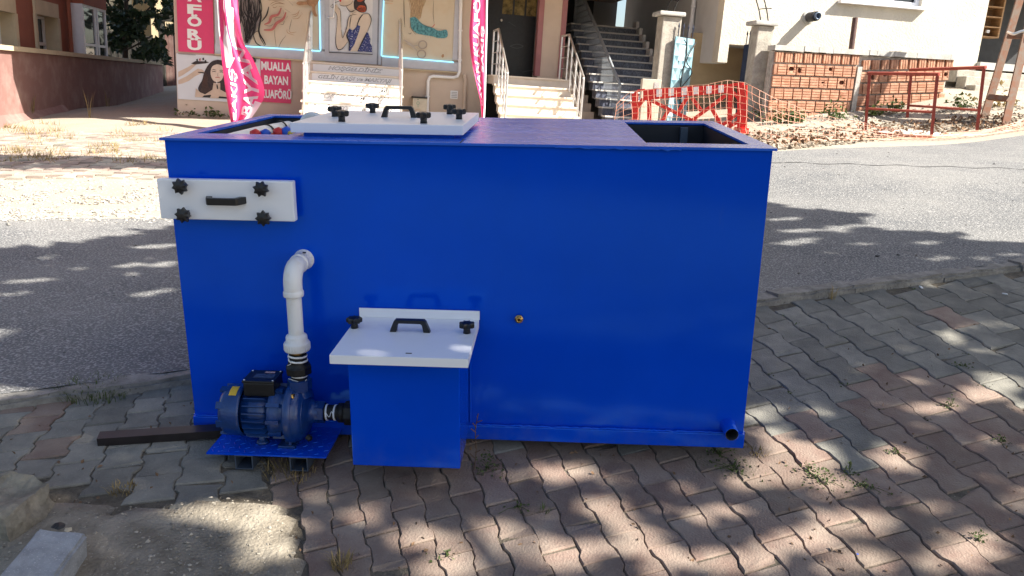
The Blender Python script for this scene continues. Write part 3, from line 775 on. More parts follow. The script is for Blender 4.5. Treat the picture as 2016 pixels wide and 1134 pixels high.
# --- brass nipple, drain stub
b = MB().lathe((.191, 0, .463), (0, -1, 0), [(.0, .004), (.0145, .004), (.0145, .014)], 6, BRASS, False).lathe((.191, 0, .463), (0, -1, 0), [(.0145, .014), (.010, .016), (.010, .024), (.0055, .025), (.0055, .012)], 16, BRASS)
b.build('brass_nipple', None, tank)
b = MB().lathe((.943, .0, .079), (0, -1, 0), [(.030, -.002), (.028, .006), (.0245, .012), (.0245, .070), (.0225, .071)], 24, BLUE).lathe((.943, .0, .079), (0, -1, 0), [(.0225, .071), (.0205, .069), (.0205, .0)], 24, DARK)
b.add([(.943 + .0204 * math.cos(a), -.01, .079 + .0204 * math.sin(a)) for a in [k * math.pi / 8 for k in range(16)]], [tuple(range(16))], DARK)  # bore and end disc coloured dark for the shade inside the pipe
b.build('drain_stub', None, tank)
# --- manifold lying in the left opening
man = thing('pipe_manifold', 'white manifold pipe with red, blue and yellow valves inside the left opening of the tank', 'manifold', TM)
zc = H - .030
b = MB(); b.tube([(-.858, .17, zc + .004), (-.872, .50, zc), (-.885, .93, zc - .012)], .030, 20, PVC)
b.build('main_pipe', None, man)
b = MB().lathe((-.775, .925, zc), (-.03, -1, 0), [(.028, -.03), (.058, -.02), (.060, 0), (.048, .006), (.036, .006)], 24, PVC)
b.build('flange', None, man)
b = MB()
for y in (.40, .62, .80):
    x = -.858 - (y - .17) * .0355
    MB().lathe((x, y, zc - .004), (-.035, 1, 0), [(.0305, -.006), (.034, -.006), (.034, .006), (.0305, .006)], 20, IRON).build('pipe_clip', None, man)
for (x, y), mt, r in (((-.795, .25), REDP, .020), ((-.765, .27), BLUEP, .019), ((-.725, .30), REDP, .024), ((-.695, .31), BLUEP, .027), ((-.668, .28), YELP, .016)):
    b = MB().lathe((x, y, zc + .020), (.85, -.1, .45), [(0, -.045), (r * .55, -.045), (r * .55, 0), (r, .004), (r * .92, .024), (r * .4, .032), (0, .032)], 10, mt)
    b.build('valve', None, man)

# ------------------------------------------------------------------ riser pipe
riser = thing('riser_pipe', 'white plastic riser pipe with elbow between pump and tank front', 'pipe', TM)
rx, ry = -.555, -.132
b = MB(); pe = []
for k in range(7):
    a = math.pi / 2 * k / 6; pe.append((rx, ry + .052 - .052 * math.sin(a) if False else ry + .05 * (1 - math.sin(a)), .60 + .05 * math.cos(a) if False else .602 + .05 * (math.cos(a))))
pe = [(rx, ry + .05 * (1 - math.sin(math.pi / 2 * k / 6)), .605 + .05 * math.cos(math.pi / 2 * k / 6)) for k in range(7)]
b.tube([(rx, -.022, .655)] + pe + [(rx, ry, .568)], [.0285] + [.031] * 7 + [.0305], 22, PVC)
b.lathe((rx, ry, .563), (0, 0, 1), [(.020, 0), (.0325, 0), (.0335, .004), (.0335, .016), (.031, .020)], 22, PVC)
b.build('elbow', None, riser)
b = MB().lathe((rx, .0, .655), (0, -1, 0), [(.036, 0), (.034, .004), (.0325, .010), (.0315, .012), (.0315, .046), (.033, .05), (.033, .062), (.028, .064)], 22, PVC)
b.build('wall_socket', None, riser)
MB().box((rx + .012, -.028, .6865), (.011, .009, .003), DARK).build('scratch', DARK, riser)
MB().tube([(rx, ry, .40), (rx, ry, .57)], .0252, 22, PVC).build('straight_pipe', None, riser)
b = MB().lathe((rx, ry, .372), (0, 0, 1), [(.025, 0), (.0415, 0), (.043, .004), (.043, .026), (.041, .030), (.036, .031), (.036, .048), (.034, .053), (.026, .058), (.0255, .060)], 28, PVC)
for k in range(28):
    a = 2 * math.pi * k / 28; b.box((rx + .0432 * math.cos(a), ry + .0432 * math.sin(a), .387), (.0022, .0022, .020), PVC, Matrix.Rotation(a, 3, 'Z'))
b.build('threaded_adapter', None, riser)
b = MB().lathe((rx, ry, .262), (0, 0, 1), [(.027, 0), (.027, .024)], 22, IRON)
b.lathe((rx, ry, .286), (0, 0, 1), [(.027, 0), (.0425, .002), (.044, .006), (.044, .026), (.0405, .030)], 8, IRON, False)
b.lathe((rx, ry, .316), (0, 0, 1), [(.0405, 0), (.036, .006), (.0335, .012), (.0335, .016)], 22, IRON)
b.lathe((rx, ry, .332), (0, 0, 1), [(.031, 0), (.031, .028), (.028, .029)], 8, IRON, False)
b.tube([(rx, ry, .358), (rx, ry, .374)], .024, 18, BRASS)
b.build('union_nut', None, riser)
def tape_band(mb, c, ax, r, n=22):
    mb.lathe(c, ax, [(r - .004, -.0032), (r, -.0030), (r + .0009, 0), (r, .0030), (r - .004, .0032)], n, TAPE)
b = MB()
for z, r in ((.264, .0275), (.281, .0285), (.336, .0325), (.353, .0318)): tape_band(b, (rx, ry, z), (.06, .03, 1), r)
b.tube(smooth_pts([(rx - .03, ry - .014, .355), (rx - .022, ry - .0285, .347), (rx - .014, ry - .033, .335), (rx - .024, ry - .031, .328), (rx - .031, ry - .02, .322)], 4), .0011, 5, TAPE)
b.tube(smooth_pts([(rx + .03, ry - .016, .272), (rx + .02, ry - .027, .264), (rx - .02, ry - .026, .274), (rx - .034, ry - .012, .270)], 4), .0011, 5, TAPE)
o = b.build('sealing_tape', None, riser); o['kind'] = 'stuff'

# ------------------------------------------------------------------ pump on its stand
stand = thing('pump_stand', 'blue chequer plate stand on two square steel feet under the pump', 'stand', TM)
sx0, sx1, sy0, sy1, sz = -.862, -.448, -.232, -.012, .026
b = MB(); b.box(((sx0 + sx1) / 2, (sy0 + sy1) / 2, sz - .003), (sx1 - sx0, sy1 - sy0, .006), BLUE)
b.build('plate', None, stand)
b = MB()
for i in range(15):
    for j in range(8):
        x = sx0 + .018 + i * .0275; y = sy0 + .016 + j * .0275
        R = Matrix.Rotation(math.radians(28 if (i + j) % 2 else -62), 3, 'Z')
        b.box((x, y, sz + .0008), (.020, .0036, .0012), BLUE, R, taper=.6)
o = b.build('tread_ridge', None, stand); o['kind'] = 'stuff'
for x in (-.735, -.545):
    b = MB(); w, h_, t_ = .062, .052, .0035; z0 = sz - .006 - h_ - .001; yc = (sy0 + sy1) / 2; L_ = sy1 - sy0 - .004
    b.box((x, yc, z0 + t_ / 2), (w, L_, t_), STEEL_T); b.box((x, yc, z0 + h_ - t_ / 2), (w, L_, t_), STEEL_T)
    for k in (-1, 1): b.box((x + k * (w / 2 - t_ / 2), yc, z0 + h_ / 2), (t_, L_ - .001, h_ - 2 * t_), STEEL_T)
    b.build('square_foot', None, stand)
pump = thing('water_pump', 'navy blue electric water pump with finned motor and black terminal box', 'pump', TM)
ax_z = .142; ay = -.128
AX = lambda x: (x, ay, ax_z)
b = MB()
b.lathe(AX(-.832), (1, 0, 0), [(0, .0), (.045, .001), (.072, .008), (.086, .020), (.0885, .030), (.0905, .075), (.0905, .082), (.085, .084)], 32, PUMPB)
for k in range(8):
    a = 2 * math.pi * k / 8 + .2; b.box((-.812, ay + .083 * math.cos(a), ax_z + .083 * math.sin(a)), (.030, .010, .024), PUMPB, Matrix.Rotation(-a, 3, 'X').inverted() if False else Matrix.Rotation(a, 3, 'X'))
fan = b.build('fan_cover', None, pump)
q = []
for k in range(7): 
    a = math.radians(96 + 28 * k / 6); q.append(a)
b = MB(); vs = []
for a in q:
    for x in (-.789, -.763): vs.append((x, ay + .0914 * math.cos(a + math.radians(18)) * -1 if False else ay - .0914 * math.sin(a - math.radians(90)) , ax_z + .0914 * math.cos(a - math.radians(90))))
b.add(vs, [(2 * i, 2 * i + 1, 2 * i + 3, 2 * i + 2) for i in range(6)], YELLOW)
st_ = b.build('warning_sticker', None, fan)
b = MB(); b.lathe(AX(-.752), (1, 0, 0), [(.06, 0), (.071, 0), (.071, .102), (.06, .102)], 32, PUMPB); b.build('motor_housing', None, pump)
for k in range(22):
    a = 2 * math.pi * k / 22
    if math.sin(a) > .80: continue
    R = Matrix.Rotation(a - math.pi / 2, 3, 'X')
    MB().box((-.699, ay + .081 * math.cos(a), ax_z + .081 * math.sin(a)), (.094, .0040, .026), PUMPB, R, taper=.75).build('cooling_fin', PUMPB, pump)
b = MB()
b.lathe(AX(-.655), (1, 0, 0), [(.078, 0), (.088, .004), (.090, .020), (.086, .034), (.084, .050), (.094, .058), (.098, .066)], 32, PUMPB)
for k in range(10):
    a = 2 * math.pi * k / 10; b.box((-.63, ay + .090 * math.cos(a), ax_z + .090 * math.sin(a)), (.045, .012, .014), PUMPB, Matrix.Rotation(a, 3, 'X'))
b.build('motor_bracket', None, pump)
b = MB()
b.lathe(AX(-.592), (1, 0, 0), [(.09, -.002), (.106, .0), (.108, .004), (.108, .020), (.104, .026), (.100, .028), (.100, .040), (.090, .052), (.070, .062), (.050, .068), (.042, .070), (.036, .085), (.036, .10)], 40, PUMPB)
b.lathe(AX(-.548), (1, 0, 0), [(.0765, 0), (.082, .003), (.0835, .009), (.080, .014)], 40, PUMPB)
b.lathe((rx, ry, .205), (0, 0, 1), [(.040, 0), (.034, .02), (.034, .026)], 24, PUMPB)
b.lathe((rx, ry, .228), (0, 0, 1), [(.034, 0), (.041, .003), (.041, .038), (.037, .040), (.027, .040)], 8, PUMPB, False, start=.2)
b.lathe(AX(-.505), (1, 0, 0), [(.036, 0), (.0385, .002), (.0385, .030), (.035, .032)], 6, PUMPB, False, start=.3)
b.build('volute', None, pump)
for p_, mt in (((-.566, ay - .055, ax_z + .079), BRASS), ((-.515, ay - .062, ax_z - .070), IRON)):
    dr = Vector((.15, p_[1] - ay, p_[2] - ax_z)).normalized()
    MB().lathe(p_, dr, [(0, -.01), (.011, -.01), (.011, .004), (.0095, .006)], 6, mt, False).lathe(p_, dr, [(.0095, .006), (.006, .009), (0, .009)], 12, mt).build('plug', None, pump)
b = MB()
b.prism([(-.615, ay - .030, .028), (-.575, ay - .030, .028), (-.575, ay - .03, .05), (-.585, ay - .03, .125), (-.598, ay - .03, .125)], (0, 0, 0), (0, .02, 0), PUMPB)
b.box((-.600, ay - .02, .031), (.060, .075, .010), PUMPB, bev=.002)
b.box((-.588, ay - .02, .075), (.010, .060, .090), PUMPB, taper=.6)
b.build('foot', None, pump)
b = MB().lathe((-.695, ay - .02, .0275), (0, 0, 1), [(0, 0), (.022, .0), (.020, .008), (.012, .010), (.012, .045)], 18, PUMPB); b.build('motor_foot', None, pump)
# terminal box
tz = ax_z + .070
b = MB().box((-.684, ay, tz + .026), (.106, .092, .050), BLACKP, bev=.004)
tb = b.build('terminal_box', None, pump)
b = MB().box((-.684, ay, tz + .0555), (.112, .100, .009), BLACKP, bev=.003); cv = b.build('box_cover', None, pump)
MB().box((-.676, ay - .002, tz + .0603), (.070, .034, .0008), LABELM).build('rating_plate', LABELM, cv)
MB().box((-.668, ay + .030, tz + .0603), (.034, .011, .0008), mat('pale_red_print', (.6, .38, .36), var=.3, scale=90)).build('stamp', None, cv)
b = MB()
for x in (-.733, -.635):
    for y in (-.041, .041): b.lathe((x, ay + y, tz + .060), (0, 0, 1), [(0, .0018), (.0028, .0018), (.0034, 0)], 10, CHROME)
b.build('screw', None, cv)
# suction side: taped nipple, union nut, into the strainer box
b = MB(); b.tube([AX(-.475), AX(-.42)], .0265, 20, IRON); b.lathe(AX(-.425), (1, 0, 0), [(.0265, 0), (.0345, .0), (.0345, .022), (.030, .024)], 20, IRON)
b.lathe(AX(-.402), (1, 0, 0), [(.030, 0), (.043, .001), (.0445, .004), (.0445, .026), (.041, .030), (.028, .030)], 8, IRON, False)
b.build('suction_union', None, pump)
b = MB(); b.tube([AX(-.375), AX(bx0 + .012)], .0215, 20, BLUE); b.build('suction_stub', None, pump)
b = MB()
tape_band(b, AX(-.466), (1, .05, .04), .0285); tape_band(b, AX(-.436), (1, -.06, .02), .0278)
b.tube(smooth_pts([(-.463, ay - .026, ax_z + .01), (-.452, ay - .029, ax_z - .004), (-.444, ay - .024, ax_z + .015), (-.437, ay - .028, ax_z - .006)], 4), .0012, 5, TAPE)
o = b.build('suction_tape', None, pump); o['kind'] = 'stuff'

# ------------------------------------------------------------------ what the tank stands on
A = on_pave(196, 872); B = TM @ Vector((-.35, .10, .0)); B = Vector((B.x, B.y, pave_z(B.x, B.y)))
beam = MB(); up_ = PNRM
d_ = (B - A); beam.bar(A + up_ * .0165, B + d_ * .05 + up_ * .0165, .048, .031, BEAMM, up=up_)
o = beam.build('steel_profile', None); tag(o, 'dark brown steel profile lying under the left end of the tank', 'steel profile')
q = TM @ Vector((.70, .30, 0)); q.z = pave_z(q.x, q.y)
b = MB().box((0, 0, .035), (.10, .26, .07), WOOD, bev=.004).build('timber_block', None)
b.matrix_world = Matrix.Translation(q) @ Matrix((LU, LV, PNRM)).transposed().to_4x4() @ Matrix.Rotation(-.3, 4, 'Z')
tag(b, 'dark timber block wedged under the right end of the tank', 'timber block')
# ------------------------------------------------------------------ left side: boundary wall, house, fence, tree, far buildings
def C(s, ox, oy, pts): return [(ox + x / s, oy + y / s) for x, y in pts]
w1 = P(58, 234, 14.9); w2 = P(322, 178, 26.0); w1.z = gz(w1.x, w1.y)
wd = Vector((w2.x - w1.x, w2.y - w1.y, 0)); wl = wd.length; wd /= wl; wn = Vector((wd.y, -wd.x, 0))   # wn looks to the yard
if wn.x < 0: wn = -wn
bwall = thing('boundary_wall', 'long dusty pink rendered yard wall with a flat coping on the left', 'wall')
b = MB(); n = 14; vs = []
for i in range(n + 1):
    k = -4.6 + (wl + 4.6) * i / n; q = w1 + wd * k; zb = gz(q.x, q.y) - .3; zt_ = .10 - .004 * k
    for off in (0, -.22): 
        for z in (zb, zt_): vs.append((q.x + wn.x * off, q.y + wn.y * off, z))
fs = []
for i in range(n):
    a = 4 * i; c = a + 4; fs += [(a, c, c + 1, a + 1), (a + 1, c + 1, c + 3, a + 3), (a + 3, c + 3, c + 2, a + 2)]
fs += [(0, 1, 3, 2), (4 * n, 4 * n + 2, 4 * n + 3, 4 * n + 1)]
b.add(vs, fs, PINKW); b.build('wall', None, bwall)
for i in range(8):
    k0 = -4.6 + (wl + 4.6) * i / 8 + .006; k1 = -4.6 + (wl + 4.6) * (i + 1) / 8 - .006
    a = w1 + wd * k0 - wn * .11; c = w1 + wd * k1 - wn * .11; a.z = .10 - .004 * k0 + .045; c.z = .10 - .004 * k1 + .045
    MB().bar(a, c, .34, .085, CREAM).build('coping', CREAM, bwall)
# rough skirt of mortar at the wall foot
b = MB(); vs = []; fs = []
for i in range(40):
    k = -4.5 + 6.5 * i / 39; q = w1 + wd * k; j = noise.noise(Vector((k * 2, 0, 3)))
    wq = .10 + .14 * smst(0, -3.5, k) + .06 * j; hq = .12 + .22 * smst(0, -3.5, k) + .05 * j
    for x, z in ((.0, hq), (wq * .4, hq * .55), (wq, 0), (wq + .05, -.1)):
        r = q + wn * x; vs.append((r.x, r.y, gz(r.x, r.y) + z))
for i in range(39):
    for j in range(3): fs.append((4 * i + j, 4 * i + 4 + j, 4 * i + 5 + j, 4 * i + 1 + j))
b.add(vs, fs, PINKW, True); b.build('mortar_skirt', None, bwall)

hp = P(185, 60, 20.6); hn = wn                     # house wall runs along the yard wall, 2 m behind it
def HP(u, v, d=0.0): return PN(u, v, hp + hn * d, hn)
house = thing('terracotta_house', 'terracotta plastered house with cream window surrounds behind the yard wall', 'house')
q0 = Vector((hp.x, hp.y, 0)); b = MB()
def hbox(k0, k1, d0, d1, z0, z1, mt, nm='wall'):
    """box along the house front: k metres back from the right corner (negative = towards the viewer)"""
    c = q0 + wd * (k0 + k1) / 2 + hn * (d0 + d1) / 2; c.z = (z0 + z1) / 2
    R = Matrix((wd, hn * -1, Vector((0, 0, 1)))).transposed()
    return MB().box(c, (abs(k1 - k0), abs(d1 - d0), z1 - z0), mt, R).build(nm, mt, house)
def hk(u, v): return (HP(u, v) - q0).dot(wd)
def hz(u, v): return HP(u, v).z
ka, kb = hk(10, 60), hk(37, 60)
zb_, zt_ = -1.6, 2.1
# openings: (glass left px, glass right px, surround right px, top v)
wins = [(-40, 12, 29, 20), (72, 97, 113, 32)]
segs = [-9.0]
for a, g, r, tv in wins: segs += [hk(a, 70), hk(r, 70)]
segs += [0.0]
for i in range(0, len(segs), 2): hbox(segs[i], segs[i + 1], -.35, 0, zb_, 7.5, TERRA)
for (a, g, r, tv), nm in zip(wins, 'ab'):
    k0, k1 = hk(a, 70), hk(r, 70); ztop = hz((a + r) / 2, tv)
    hbox(k0, k1, -.35, 0, ztop + .28, 7.5, TERRA); hbox(k0, k1, -.35, 0, zb_, -.75, TERRA)
    hbox(k0 - .10, k1 + .06, .001, .045, ztop + .0, ztop + .30, CREAM, 'window_surround')
    hbox(k1 - .02, k1 + .12, .001, .043, -.9, ztop + .001, CREAM, 'window_surround'); hbox(k0 - .12, k0 - .001, .001, .043, -.9, ztop + .001, CREAM, 'window_surround')
    hbox(k1 - .03, k1 - .002, -.30, -.001, -.75, ztop + .28, CREAM, 'reveal')
    hbox(k0, k1 - .032, -.29, -.001, ztop, ztop + .27, CREAM, 'lintel')
    fr = hbox(k0 + .0, k1 - .04, -.28, -.23, ztop - .06, ztop - .001, PVCW, 'window_frame')
    for kk in (k0 + .03, (k0 + k1) / 2 - .02, k1 - .07): o = hbox(kk - .03, kk + .03, -.279, -.229, -.75, ztop - .061, PVCW, 'window_frame')
    hbox(k0, k1 - .04, -.278, -.228, ztop - .62, ztop - .55, PVCW, 'window_frame')
    hbox(k0, k1 - .04, -.30, -.29, -.75, ztop, GLASS, 'glass')
# bay window by the right corner
k0, k1 = hk(139, 60), -.02; zt2_ = hz(160, 12)
hbox(k0, k1 + .05, .002, .32, zt2_, zt2_ + 2.8, TERRA, 'bay_wall'); hbox(k0, k1 + .05, .002, .32, zb_, -.75, TERRA, 'bay_wall')
hbox(k0 - .0, k1, .004, .27, -.75, zt2_, GLASS, 'bay_glass')
for kk in (k0, k0 + (k1 - k0) * .52, k0 + (k1 - k0) * .62, k1): hbox(kk - .05, kk + .05, .05, .30, -.75, zt2_ - .002, PVCW, 'bay_frame')
for zz in (-.72, zt2_ - .95, zt2_ - .06): hbox(k0 + .05, k1 - .05, .06, .29, zz, zz + .06, PVCW, 'bay_frame')
p0 = HP(135, 20, .10); MB().tube([(p0.x, p0.y, 3.2), (p0.x, p0.y, .9), (p0.x, p0.y, -1.3)], .05, 10, TERRA).build('downpipe', TERRA, house)
# side and roof mass of the house
hbox(-9, 0, -7.5, -.351, zb_, 7.5, TERRA, 'body')

# far pale buildings, dark fence and gate at the end of the yard
fb = thing('cream_building', 'tall cream plastered building rising behind the fig tree', 'building')
a, c = P(150, 60, 40), P(263, 60, 40); zr = 9
b = MB().box(((a.x + c.x) / 2, a.y + 3, 3.2), (c.x - a.x, 6, 11), CREAMY); b.build('wall', None, fb)
b = MB().box(((a.x + c.x) / 2, a.y - .02, P(200, 38, 40).z), (c.x - a.x - .02, .05, .12), CREAM); b.build('cornice', None, fb)
fb2 = thing('beige_building', 'beige building end showing between leaves and pink sign', 'building')
a, c = P(298, 60, 38), P(420, 60, 38)
MB().box(((a.x + c.x) / 2, a.y + 3, 3.2), (c.x - a.x, 6, 11), CREAMY).build('wall', None, fb2)
MB().box((c.x - .7, a.y - .02, 3.2), (.6, .05, 1.1), GLASS).build('window', GLASS, fb2)
MB().box((c.x - .7, a.y - .05, 2.6), (.8, .1, .07), CREAM).build('sill', CREAM, fb2)
fence = thing('board_fence', 'tall dark board fence closing the far end of the shaded yard', 'fence')
a, c = P(203, 57, 30.0), P(322, 76, 30.0); nb = 17
for i in range(nb):
    t = (i + .5) / nb; q = a.lerp(c, t); g = -1.2
    MB().box((q.x, q.y + .015 * (i % 2), (q.z + g) / 2 + .03 * math.sin(i * 2.1)), ((c.x - a.x) / nb - .012, .025, q.z - g), FENCED).build('board', FENCED, fence)
MB().box(((a.x + c.x) / 2, a.y + .06, .6), (c.x - a.x, .05, .1), FENCED).build('rail', FENCED, fence)
MB().box(((a.x + c.x) / 2, a.y + .06, -.5), (c.x - a.x, .05, .1), FENCED).build('rail', FENCED, fence)
gate = thing('yard_gate', 'dull pink boarded gate between dark posts at the end of the yard', 'gate')
a, c = P(325, 82, 28.5), P(352, 82, 28.5)
for i in range(4):
    x = a.x + (c.x - a.x) * (i + .5) / 4; MB().box((x, a.y, .15), ((c.x - a.x) / 4 - .01, .03, 2.2), PINKW).build('board', PINKW, gate)
for x in (a.x - .1, c.x + .1): MB().box((x, a.y, .3), (.18, .18, 2.6), FENCED).build('post', FENCED, gate)
MB().box(((a.x + c.x) / 2, a.y, 1.7), (c.x - a.x + .5, .2, .25), FENCED).build('beam', FENCED, gate)
q = P(307, 108, 26.0)
pl = MB().bar(P(303, 124, 25.8), P(311, 95, 26.4), .16, .03, mat('grey_plank', (.20, .16, .14), var=.2)).build('plank', None); tag(pl, 'short grey plank leaning on the coping at the wall end', 'plank')
# fig tree
fig = thing('fig_tree', 'dark leaved fig tree growing behind the yard wall', 'tree')
tb_ = P(245, 135, 24.5)
b = MB(); b.tube(smooth_pts([(tb_.x, tb_.y, -1.2), P(246, 70, 24.5), P(248, 20, 24.4), P(250, -40, 24.6), P(262, -140, 25)]), [.09] * 10 + [.07] * 6 + [.05] * 5, 8, BARK)
for pts in ([(248, 40, 24.4), (225, 20, 24), (200, -10, 23.6)], [(247, 60, 24.4), (270, 40, 24.2), (300, 10, 24.4), (330, -20, 24)], [(246, 95, 24.5), (225, 88, 24.2), (195, 92, 24)], [(246, 100, 24.5), (275, 85, 24.3), (300, 70, 24.8)], [(249, 5, 24.4), (285, -40, 24), (320, -70, 24)]):
    b.tube(smooth_pts([P(*p) for p in pts], 4), .025, 6, BARK)
b.build('trunk', None, fig)
rnd = random.Random(31); pts = []
regs = [([(183, -60), (255, -60), (262, 15), (235, 50), (212, 55), (200, 25), (186, 5)], 330), ([(212, 30), (262, 18), (292, 30), (290, 48), (262, 78), (225, 62)], 420),
        ([(292, -80), (360, -80), (348, 70), (318, 62), (296, 40), (286, 10)], 760), ([(186, 98), (210, 70), (250, 62), (320, 72), (338, 128), (190, 124)], 620), ([(240, -60), (300, -60), (298, 2), (262, 6)], 130)]
for poly, n in regs:
    k = 0
    while k < n:
        u, v = rnd.uniform(180, 362), rnd.uniform(-80, 132)
        if not inside(u, v, poly): continue
        if noise.noise(Vector((u * .055, v * .055, 1.5))) < -.12: k += .25; continue
        pts.append(P(u, v, rnd.uniform(23.0, 26.0))); k += 1
leaf_cloud('crown', pts, .27, LEAF_D, fig, 3)

# ------------------------------------------------------------------ grass pavers of the yard entrance (too small to tell apart singly)
LOT_R = mat('dusty_red_yard_paver', (.30, .225, .19), rough=.95, var=.15, scale=3, col2=(.37, .31, .255), bump=.4, island=.14)
LOT_G = mat('dusty_grey_yard_paver', (.34, .305, .25), rough=.95, var=.15, scale=3, bump=.4, island=.14)
rnd = random.Random(17); mb = MB(); Lp, pp = .21, .15
g0 = gpt(160, 320); dirx = Vector((1, .12, 0)).normalized(); diry = Vector((-.12, 1, 0)).normalized()
for i in range(-36, 30):
    for j in range(-14, 34):
        q = g0 + dirx * (i * pp) + diry * ((j + (.5 if i % 2 else 0)) * Lp)
        px = to_px((q.x, q.y, gz(q.x, q.y)))
        if px is None or not (-60 < px[0] < 352 and 262 < px[1] < 352): continue
        s_, t_ = st(q.x, q.y)
        if t_ < T1(s_) + .95: continue
        z = gz(q.x, q.y) + .028 + rnd.gauss(0, .006); hw, ww, hl = pp * .55, pp * .39, Lp * .465
        o2 = [(hw, hl), (hw, hl * .7), (ww, hl * .34), (ww, -hl * .34), (hw, -hl * .7), (hw, -hl), (-hw, -hl), (-hw, -hl * .7), (-ww, -hl * .34), (-ww, hl * .34), (-hw, hl * .7), (-hw, hl)]
        tx, ty = rnd.gauss(0, .02), rnd.gauss(0, .02); top = []
        for x, y in o2:
            r = q + dirx * x + diry * y; top.append(Vector((r.x, r.y, z + tx * x + ty * y + (gz(r.x, r.y) - gz(q.x, q.y)))))
        bot = [t - Vector((0, 0, .05)) for t in top]
        mb.add(bot + top, [(k, (k + 1) % 12, 12 + (k + 1) % 12, 12 + k) for k in range(12)] + [tuple(range(12, 24))], LOT_R if rnd.random() < .6 else LOT_G)
o = mb.build('yard_paver_field', None, far_ground, flat_tri=True); o['kind'] = 'stuff'
# dry grass between them
rnd = random.Random(41); mb = MB()
for k in range(520):
    v = 244 + 82 * rnd.random() ** 1.2; u = rnd.uniform(-30, 345)
    if v < 250 and u < 40: continue
    if noise.noise(Vector((u * .016, v * .05, 8))) < .02: continue
    q = gpt(u, v); n = rnd.randint(5, 12); hh = rnd.uniform(.05, .13)
    for i in range(n):
        a = rnd.uniform(0, 6.28); bpt = q + Vector((rnd.gauss(0, .07), rnd.gauss(0, .05), 0)); s_ = Vector((math.cos(a), math.sin(a), 0)) * .006; t_ = bpt + Vector((rnd.gauss(0, .06), rnd.gauss(0, .06), hh * rnd.uniform(.5, 1.3)))
        mb.add([bpt - s_, bpt + s_, t_], [(0, 1, 2)], GRASS_D)
o = mb.build('dry_grass', None); tag(o, 'sparse dry yellow grass growing between the yard pavers', 'grass', kind='stuff')
weed_spots = [((372, 224, 14.5), .16, 'small green weed at the foot of the salon wall, left of the pair'), ((424, 226, 14.6), .20, 'wider green weed at the foot of the salon wall beside the flag')]
for i, ((u, v, Z), h_, lab) in enumerate(weed_spots):
    q = gpt(u, v + 5); weed(lab, q, [q + Vector((rnd.gauss(0, .14), rnd.gauss(0, .1), abs(rnd.gauss(0, .07)) + .02)) for _ in range(70)], .09, GRASS_G, i)
for i, (u, v, h_, lab) in enumerate([(64, 228, .5, 'thin dry weed stalk standing in the corner of the yard wall'), (176, 228, .62, 'tall dry grass stalk standing alone in front of the yard wall'), (211, 206, .5, 'pale dry stalk in the deep shade of the yard wall')]):
    q = gpt(u, v + 4); tag(tuft('dry_stalk', q, 9, h_, .05, GRASS_D, None, i, lean=.25, w=.012), lab, 'weed')
# gravel along the road edge on the left
rnd = random.Random(77); pts = []
for k in range(5200):
    u = rnd.uniform(-60, 345); v = rnd.choice([rnd.gauss(385, 10), rnd.gauss(420, 9), rnd.uniform(348, 436)])
    if not 346 < v < 445: continue
    if noise.noise(Vector((u * .02, v * .07, 3))) < -.15: continue
    q = gpt(u, v); pts.append((q.x, q.y, q.z))
tag(scatter_stones('gravel', pts, .004, .022, GRAVEL, 12), 'loose pale gravel spread along the far road edge on the left', 'gravel', kind='stuff')
# ------------------------------------------------------------------ hair salon
YF = 16.2
SYAW = math.radians(10.5); _pv = P(640, 130, 16.0)  # the salon front is turned a little; it is built square and then turned about this point
SM4 = Matrix.Translation(_pv) @ Matrix.Rotation(SYAW, 4, 'Z') @ Matrix.Translation(-_pv); SMI = SM4.inverted(); _co = SMI @ Vector((0, 0, 0)); _R3 = SMI.to_3x3()
def PY(u, v, Y):
    d = _R3 @ Vector(ray(u, v)); return _co + d * ((Y - _co.y) / d.y)
_before = set(bpy.data.objects)
def FS(u, v, d=0.0): return PY(u, v, YF - d)
def frect(name, u0, u1, v0, v1, d0, d1, mt, parent, z0=None, z1=None, bev=0):
    um, vm = (u0 + u1) / 2, (v0 + v1) / 2
    x0, x1 = FS(u0, vm).x, FS(u1, vm).x
    z1 = FS(um, v0).z if z1 is None else z1; z0 = FS(um, v1).z if z0 is None else z0
    return MB().box(((x0 + x1) / 2, YF - (d0 + d1) / 2, (z0 + z1) / 2), (x1 - x0, abs(d1 - d0), z1 - z0), mt, bev=bev).build(name, mt, parent)
salon = thing('hair_salon', 'beige salon building with mural covered shop windows and a black entrance door', 'building')
xL = FS(346, 120).x; xD0 = FS(957, 80).x; xD1 = FS(1062, 80).x; xR = FS(1112, 80).x; ZT = 2.35
b = MB()
b.box(((xL + xD0) / 2, YF + .2, (ZT - 1.4) / 2), (xD0 - xL, .4, ZT + 1.4), WALLB)
b.box(((xD1 + xR) / 2, YF + .2, (ZT - 1.4) / 2), (xR - xD1, .4, ZT + 1.4), WALLB)
b.box(((xD0 + xD1) / 2, YF + .65, (ZT - 1.4) / 2), (xD1 - xD0, .1, ZT + 1.4), DOORB)
b.box((xL + .15, YF + 5, (ZT - 1.4) / 2), (.3, 9.2, ZT + 1.4), WALLB)
b.box((xR - .15, YF + 5, (ZT - 1.4) / 2), (.3, 9.2, ZT + 1.4), WALLG)
b.build('wall', None, salon)
# upper storey with its overhang (out of view, it shades the front)
b = MB(); b.box(((xL + xR + 2.2) / 2, YF + 3.5, ZT + 3.4), (xR + 2.2 - xL + .1, 11.6, 6.8), WALLB); b.build('upper_storey', None, salon)
for i in range(4):
    x = xL + 1.1 + i * (xR - xL - 2.2) / 3; w_ = MB().box((x, YF - 2.32, ZT + 1.9), (1.2, .06, 1.4), PVCW).build('window', PVCW, salon); MB().box((x, YF - 2.36, ZT + 1.9), (1.06, .02, 1.26), GLASS).build('pane', GLASS, w_)
